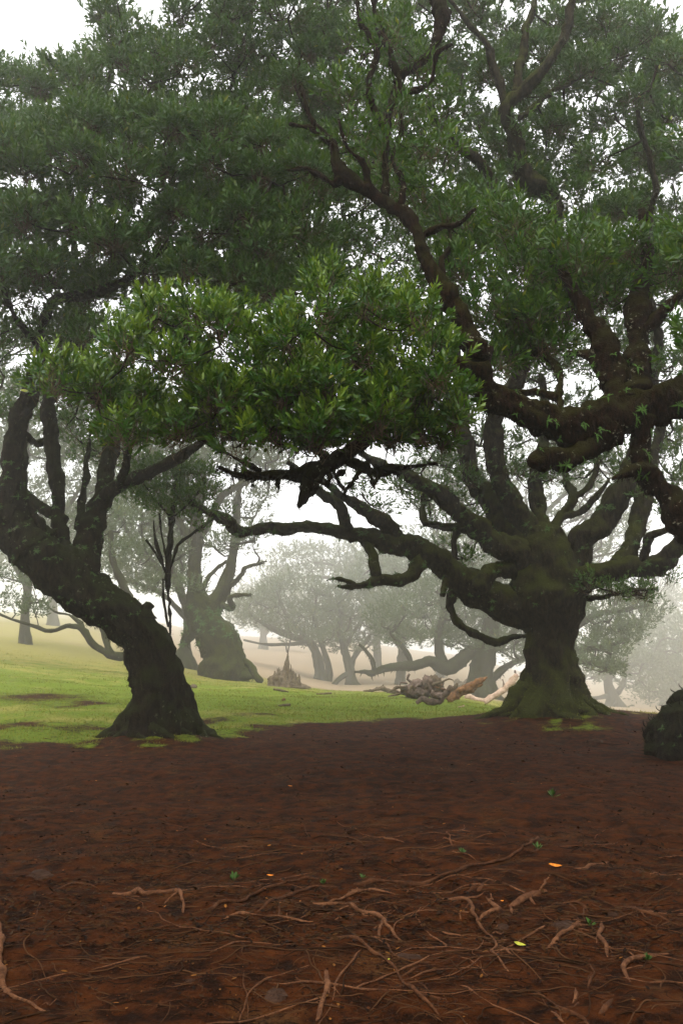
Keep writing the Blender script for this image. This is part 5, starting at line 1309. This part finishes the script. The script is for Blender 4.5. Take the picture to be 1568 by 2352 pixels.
def sprig(label, px, py, size, seed, n=9, fern=False):
    g0 = G(px, py); rng = np.random.default_rng(seed); b = Bag()
    s_ = size * .8 / FPX * g0[1]
    for k in range(n):
        az = rng.uniform(0, 6.28); el = rng.uniform(.35, 1.3)
        ax = np.array([math.cos(az) * math.cos(el), math.sin(az) * math.cos(el), math.sin(el)])
        nr = nrm(np.array([0, 0, 1.]) - ax * ax[2] + rng.normal(size=3) * .1)
        st = ax * s_ * .35
        V, Q, T = leaf_geo(st[None], ax[None], nr[None], np.array([s_ * rng.uniform(.6, 1)]), np.array([s_ * .32]))
        b.add(V, Q, None, rng.uniform(.3, 1))
        side = np.cross(ax, nr) * s_ * .02
        b.add(np.array([[0, 0, -.01], st + side, st - side]), None, np.array([[0, 1, 2]]), None, .4)
    o = b.build("weed", M['fern'], None, None, False); o.location = tuple(g0)
    tag(o, label, "weed", "green sprigs on the bare earth")
sprig("bright green leafy sprig alone on the dark earth", 1268, 1832, 22, 1, 14)
sprig("green tuft on the mossy root knot", 1234, 1952, 18, 2, 12)
sprig("green sprig above the longest root", *B(578, 578), 15, 3, 10)
sprig("small green sprig on the left middle earth", *A(1050, 700), 22, 4, 12)
sprig("green tuft in the tangled root knot near the right edge", *B(1150, 900), 18, 5, 12)
sprig("grass tuft on the thick hooked root near the right edge", *B(1410, 1058), 18, 6, 14)
sprig("tiny sprig where long root meets the arched root", *A(1450, 715), 14, 7, 9)
sprig("small sprig left of the longest root's middle", *B(135, 690), 13, 8, 8)

def one_leaf(label, px, py, size, m, rot, seed):
    g0 = G(px, py); s_ = size / FPX * g0[1]; rng = np.random.default_rng(seed)
    t = np.linspace(0, 1, 8)
    w = np.sin(np.pi * t ** .8) * .22
    V = np.concatenate([np.stack([t - .5, w, .12 * np.abs(t - .5) + .06], 1), np.stack([t - .5, 0 * t, .10 * np.abs(t - .5)], 1), np.stack([t - .5, -w, .12 * np.abs(t - .5) + .05], 1)]) * s_
    Q = [[r * 8 + i, r * 8 + 8 + i, r * 8 + 9 + i, r * 8 + 1 + i] for r in (0, 1) for i in range(7)]
    o = mk("fallen_leaf", V, Q, None, M[m], None, True, rng.uniform(0, 1, len(Q)))
    o.location = tuple(g0 + [0, 0, .012]); o.rotation_euler = (R(14), R(8), rot)
    tag(o, label, "leaf", "single fallen leaves on the earth")
one_leaf("bright orange leaf lying above the short thick root", *B(995, 640), 30, 'orange', .1, 1)
one_leaf("yellow green leaf right of the tall forked root", *B(838, 995), 26, 'lime', -.4, 2)
one_leaf("orange yellow leaf on the left middle earth near the sprig", *A(1210, 683), 16, 'orange', .3, 3)
one_leaf("small orange leaf between the forked and the bent root", *B(757, 798), 12, 'orange', .8, 4)
one_leaf("reddish leaf on the long root in mid left", *A(1187, 745), 14, 'orange', 1.9, 5)
one_leaf("small yellow leaf on dark earth left of centre", *A(1300, 279), 10, 'orange', 0, 6)
one_leaf("yellow leaf under the branching pale root", *B(250, 1062), 10, 'lime', 1, 7)

# ------------------------------------------------------------------ what nobody could count: root litter, leaf litter, grass
def litter():
    rng = np.random.default_rng(3); b = Bag(); bl = Bag()
    n = 3000
    py = 1672 + 680 * rng.uniform(0, 1, n) ** 1.25; px = rng.uniform(-60, 1630, n)
    pts = []
    for k in range(n):
        d = ray(px[k], py[k]); t = CAMZ / max(-d[2], .02); pts.append((d[0] * t, d[1] * t))
    pts = np.array(pts)
    keep = pts[:, 1] < 18; pts = pts[keep]
    m = len(pts)
    az = rng.normal(size=m) * .55 + rng.choice([0, math.pi], m) + .15 * np.sin(pts[:, 0])
    L = rng.uniform(.05, .22, m) * (1 + .10 * pts[:, 1]) * .8
    S = 5
    for_h = np.linspace(-.5, .5, S)
    cur = rng.normal(size=m) * .6
    X = pts[:, 0:1] + np.cos(az[:, None] + cur[:, None] * for_h * 2) * for_h * L[:, None]
    Y = pts[:, 1:2] + np.sin(az[:, None] + cur[:, None] * for_h * 2) * for_h * L[:, None]
    Z = gz(X.ravel(), Y.ravel()).reshape(m, S)
    r = rng.uniform(.0009, .0034, m) * (.6 + .07 * pts[:, 1])
    tp = np.array([.35, .9, 1, .8, .2])
    dx, dy = -np.sin(az), np.cos(az)
    R_ = r[:, None] * tp
    v0 = np.stack([X - dx[:, None] * R_, Y - dy[:, None] * R_, Z + .0005], -1)
    v1 = np.stack([X, Y, Z + R_ * 1.5], -1)
    v2 = np.stack([X + dx[:, None] * R_, Y + dy[:, None] * R_, Z + .0005], -1)
    V = np.stack([v0, v1, v2], 2).reshape(-1, 3)
    k = (np.arange(m)[:, None, None] * S * 3 + np.arange(S - 1)[None, :, None] * 3)
    Q = np.concatenate([k + np.array([0, 1, 4, 3]), k + np.array([1, 2, 5, 4])], 1).reshape(-1, 4)
    b.add(V, Q, None, np.repeat(rng.uniform(0, 1, m) ** 1.6, (S - 1) * 2))
    n = 210
    cxy = np.stack([rng.uniform(150, 1560, 26), 1880 + 430 * rng.uniform(0, 1, 26)], 1)[rng.integers(0, 26, n)] + rng.normal(size=(n, 2)) * [110, 42]
    px, py = cxy[:, 0], np.clip(cxy[:, 1], 1800, 2350)
    for q in range(n):
        dq = ray(px[q], py[q]); g = dq * (CAMZ / -dq[2]); L_ = rng.uniform(.15, 1.0) * (.6 + g[1] * .08); a0 = rng.normal() * .7 + rng.choice([0, math.pi])
        S_ = 9; tt = np.linspace(0, 1, S_)
        an = a0 + np.cumsum(rng.normal(size=S_)) * .22
        xx = g[0] + np.cumsum(np.cos(an)) * L_ / S_; yy = g[1] + np.cumsum(np.sin(an)) * L_ / S_
        rr = rng.uniform(.0015, .005) * (1 - .75 * tt) + .0012
        zz = gz(xx, yy) + rr * np.where((tt < .1) | (tt > .92), -1.0, .5 + .5 * np.sin(tt * rng.uniform(5, 14)))
        V_, Q_, T_, _n = tube(np.stack([xx, yy, zz], 1), rr, 4, L_ / 8, 0, 0, 0, q)
        b.add(V_, Q_, T_, rng.uniform(.2, 1), .5)
    wb = Bag(); n = 46
    cx_ = np.clip(rng.normal(1000, 330, n), 120, 1560); cy_ = rng.uniform(1900, 2300, n)
    for q in range(n):
        dq = ray(cx_[q], cy_[q]); g = dq * (CAMZ / -dq[2]); L_ = rng.uniform(.45, 1.5); a0 = rng.normal() * .75 + rng.choice([0, math.pi]) + .25
        S_ = 16; tt = np.linspace(0, 1, S_); an = a0 + np.cumsum(rng.normal(size=S_)) * .20
        xx = g[0] + np.cumsum(np.cos(an)) * L_ / S_; yy = g[1] + np.cumsum(np.sin(an)) * L_ / S_
        if yy.min() < 3.2: continue
        rr = rng.uniform(.003, .0075) * (1 - .8 * tt) + .0012
        zz = gz(xx, yy) + rr * np.where((tt < .08) | (tt > .94), -1.1, .25 + .75 * np.sin(tt * rng.uniform(4, 11) + rng.uniform(0, 6)))
        V_, Q_, T_, _n = tube(np.stack([xx, yy, zz], 1), rr, 6, L_ / 22, 0, .002, 0, q)
        wb.add(V_, Q_, T_)
    o = wb.build("root_web", M['root_pale'], None, None, True)
    tag(o, "web of thin half buried roots threading the red earth", "roots", None, "stuff")
    o = b.build("root_litter", M['litter'], None, None, True)
    tag(o, "fine rootlets and twigs strewn over the bare earth", "twigs", None, "stuff")
    n = 1500
    py = 1668 + 684 * rng.uniform(0, 1, n) ** 1.5; px = rng.uniform(-60, 1630, n)
    pts = np.array([(lambda d: (d[0] * CAMZ / -d[2], d[1] * CAMZ / -d[2]))(ray(a, c)) for a, c in zip(px, py)])
    pts = pts[pts[:, 1] < 18]; m = len(pts)
    z = gz(pts[:, 0], pts[:, 1])
    pos = np.column_stack([pts, z + .006])
    az = rng.uniform(0, 6.28, m); el = rng.normal(size=m) * .2
    ax = np.stack([np.cos(az) * np.cos(el), np.sin(az) * np.cos(el), np.sin(el)], 1)
    nr = nrm(np.array([0, 0, 1.]) - ax * ax[:, 2:] + rng.normal(size=(m, 3)) * .25); nr = nrm(nr - ax * (nr * ax).sum(1, keepdims=True))
    ln = rng.uniform(.015, .05, m) * (.55 + .045 * pts[:, 1])
    V, Q, T = leaf_geo(pos, ax, nr, ln, ln * .4)
    col = rng.uniform(0, 1, m) ** 7
    bl.add(V, Q, None, np.concatenate([col, col]))
    n = 15000  # dark leaf flakes, strewn under the trees to deepen the shaded band too
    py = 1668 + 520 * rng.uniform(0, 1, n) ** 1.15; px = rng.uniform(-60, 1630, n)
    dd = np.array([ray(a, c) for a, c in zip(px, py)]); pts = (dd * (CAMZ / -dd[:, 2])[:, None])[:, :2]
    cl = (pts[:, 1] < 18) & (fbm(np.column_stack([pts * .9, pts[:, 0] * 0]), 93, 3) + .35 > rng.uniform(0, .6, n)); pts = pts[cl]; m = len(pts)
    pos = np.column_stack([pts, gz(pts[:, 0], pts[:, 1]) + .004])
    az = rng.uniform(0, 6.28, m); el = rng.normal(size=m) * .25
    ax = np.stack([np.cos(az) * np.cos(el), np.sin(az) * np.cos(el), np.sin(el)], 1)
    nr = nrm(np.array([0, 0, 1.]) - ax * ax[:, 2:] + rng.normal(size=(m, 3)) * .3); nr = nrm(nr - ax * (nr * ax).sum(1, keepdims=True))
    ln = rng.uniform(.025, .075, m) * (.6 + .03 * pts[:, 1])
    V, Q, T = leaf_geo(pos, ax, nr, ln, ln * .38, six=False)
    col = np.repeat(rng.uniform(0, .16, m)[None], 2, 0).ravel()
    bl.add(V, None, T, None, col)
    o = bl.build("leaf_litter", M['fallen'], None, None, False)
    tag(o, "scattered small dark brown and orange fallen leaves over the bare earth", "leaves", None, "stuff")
litter()

def crumbs():
    rng = np.random.default_rng(12); n = 9000
    py = 1760 + 590 * rng.uniform(0, 1, n) ** .8; px = rng.uniform(-40, 1610, n)
    d = np.array([ray(a, b_) for a, b_ in zip(px, py)]); p = d * (CAMZ / -d[:, 2])[:, None]
    cl = fbm(p * [1.3, 1.3, 0], 81, 3) > -.05; p = p[cl]; m = len(p)
    p[:, 2] = gz(p[:, 0], p[:, 1])
    r = rng.uniform(.002, .007, m) * (.6 + .07 * p[:, 1]); r = np.where(rng.uniform(size=m) < .04, r * 2.2, r)
    O = np.array([[1, 0, 0], [0, 1, 0], [-1, 0, 0], [0, -1, 0], [0, 0, .8], [0, 0, -.6]], float)
    V = p[:, None] + O[None] * r[:, None, None] * rng.uniform(.6, 1.3, (m, 6, 1))
    F = np.array([[0, 1, 4], [1, 2, 4], [2, 3, 4], [3, 0, 4], [1, 0, 5], [2, 1, 5], [3, 2, 5], [0, 3, 5]])
    T = (np.arange(m)[:, None, None] * 6 + F[None]).reshape(-1, 3)
    o = mk("soil_crumbs", V.reshape(-1, 3), None, T, M['crumb'], None, False, np.repeat(rng.uniform(0, 1, m) ** 1.5, 8))
    tag(o, "loose crumbs of soil and grit over the bare earth", "soil", None, "stuff")
crumbs()
def grass():
    rng = np.random.default_rng(9)
    me = bpy.data.objects["ground"].data
    n = len(me.vertices); co = np.empty(n * 3, np.float32); me.vertices.foreach_get("co", co); co = co.reshape(-1, 3)
    g = np.empty(n, np.float32); me.attributes["grass"].data.foreach_get("value", g)
    dr = np.empty(n, np.float32); me.attributes["dry"].data.foreach_get("value", dr)
    poly = np.empty(len(me.polygons) * 4, np.int32); me.loops.foreach_get("vertex_index", poly); poly = poly.reshape(-1, 4)
    c = co[poly].mean(1); gg = g[poly].mean(1); dd = dr[poly].mean(1)
    e1 = co[poly[:, 1]] - co[poly[:, 0]]; e2 = co[poly[:, 3]] - co[poly[:, 0]]
    area = np.linalg.norm(np.cross(e1, e2), axis=1)
    u = c[:, 0] / np.maximum(c[:, 1], 1)
    ok = (c[:, 1] > 11) & (c[:, 1] < 60) & (np.abs(u) < .46) & (gg > .35)
    w = np.where(ok, area * gg / np.maximum(c[:, 1], 8) ** 2 * (.35 + 1.3 * np.clip(fbm(c * [.9, .9, 0], 55, 3) + .4, 0, 1)), 0); w /= w.sum()
    m = 110000
    k = rng.choice(len(poly), m, p=w)
    a, b_ = rng.uniform(size=(2, m, 1))
    p = co[poly[k, 0]] + e1[k] * a + e2[k] * b_
    h = rng.uniform(.012, .045, m) * (.8 + p[:, 1] * .012)
    h = np.where(rng.uniform(size=m) < .03, h * 2.2, h)
    wd = h * .14 + .0022
    az = rng.uniform(0, 6.28, m); sd = np.stack([np.cos(az), np.sin(az), 0 * az], 1) * wd[:, None]
    tip = p + np.stack([rng.normal(size=m) * h * .45, rng.normal(size=m) * h * .45, h], 1)
    V = np.stack([p - sd - [0, 0, .005], p + sd - [0, 0, .005], tip], 1).reshape(-1, 3)
    f = np.clip(rng.uniform(0, .55, m) + dd[k] * .5, 0, 1)
    o = mk("grass", V, None, np.arange(m * 3).reshape(-1, 3), M['turf'], None, False, f)
    tag(o, "short cropped grass on the clearing behind the bare earth", "grass", None, "stuff")
grass()

# sticks and clods on the turf
wood("stick", "short dark stick lying on the green turf between the two big trees", "stick", [("stick", M['stump'], [(640, 1621, 2.5), (652, 1620, 3), (667, 1619, 2.5)])], "bits of wood on the turf", seed=31)
wood("stick", "thin branch on the turf in front of the spiky stump's right side", "stick", [("stick", M['stump'], [(726, 1594, 1.5), (745, 1593, 2), (762, 1592, 1.5)])], "bits of wood on the turf", seed=32)
wood("stick", "small branch at the foot of the spiky stump", "stick", [("stick", M['stump'], [(628, 1583, 2), (645, 1586, 3), (662, 1589, 2)])], "bits of wood on the turf", seed=33)
wood("stick", "pale curved stick on the turf in front of the dead logs", "stick", [("stick", M['log_pale'], [(1051, 1624, 1.2), (1060, 1623, 1.5), (1066, 1620, 1.2)])], "bits of wood on the turf", seed=34)
wood("bark_chip", "small orange brown chip of wood on the green turf", "wood chip", [("chip", M['log_rot'], [(648, 1609, 3), (652, 1606, 3.5), (655, 1608, 2)])], "bits of wood on the turf", seed=35)
wood("bark_chip", "dark round clod on the turf right of the leaning trunk", "clod", [("clod", M['stump'], [(436, 1578, 3), (444, 1576, 5), (452, 1578, 3)])], "bits of wood on the turf", seed=36)

# ------------------------------------------------------------------ haze
def haze():
    m, nt, out = mat("fog")
    v = nt.nodes.new("ShaderNodeVolumePrincipled")
    v.inputs["Color"].default_value = (.95, .925, .87, 1)
    v.inputs["Density"].default_value = HAZE_DENSITY
    v.inputs["Anisotropy"].default_value = .75
    nt.links.new(v.outputs[0], out.inputs["Volume"])
    x0, x1, y0, y1, z0, z1 = -480, 480, -100, 520, -26, 30
    V = np.array([[x, y, z] for z in (z0, z1) for y in (y0, y1) for x in (x0, x1)])
    Q = [[0, 2, 3, 1], [4, 5, 7, 6], [0, 1, 5, 4], [2, 6, 7, 3], [0, 4, 6, 2], [1, 3, 7, 5]]
    o = mk("haze", V, Q, None, m, smooth=False)
    tag(o, "pale fog filling the whole forest clearing", None, None, "stuff")
haze()
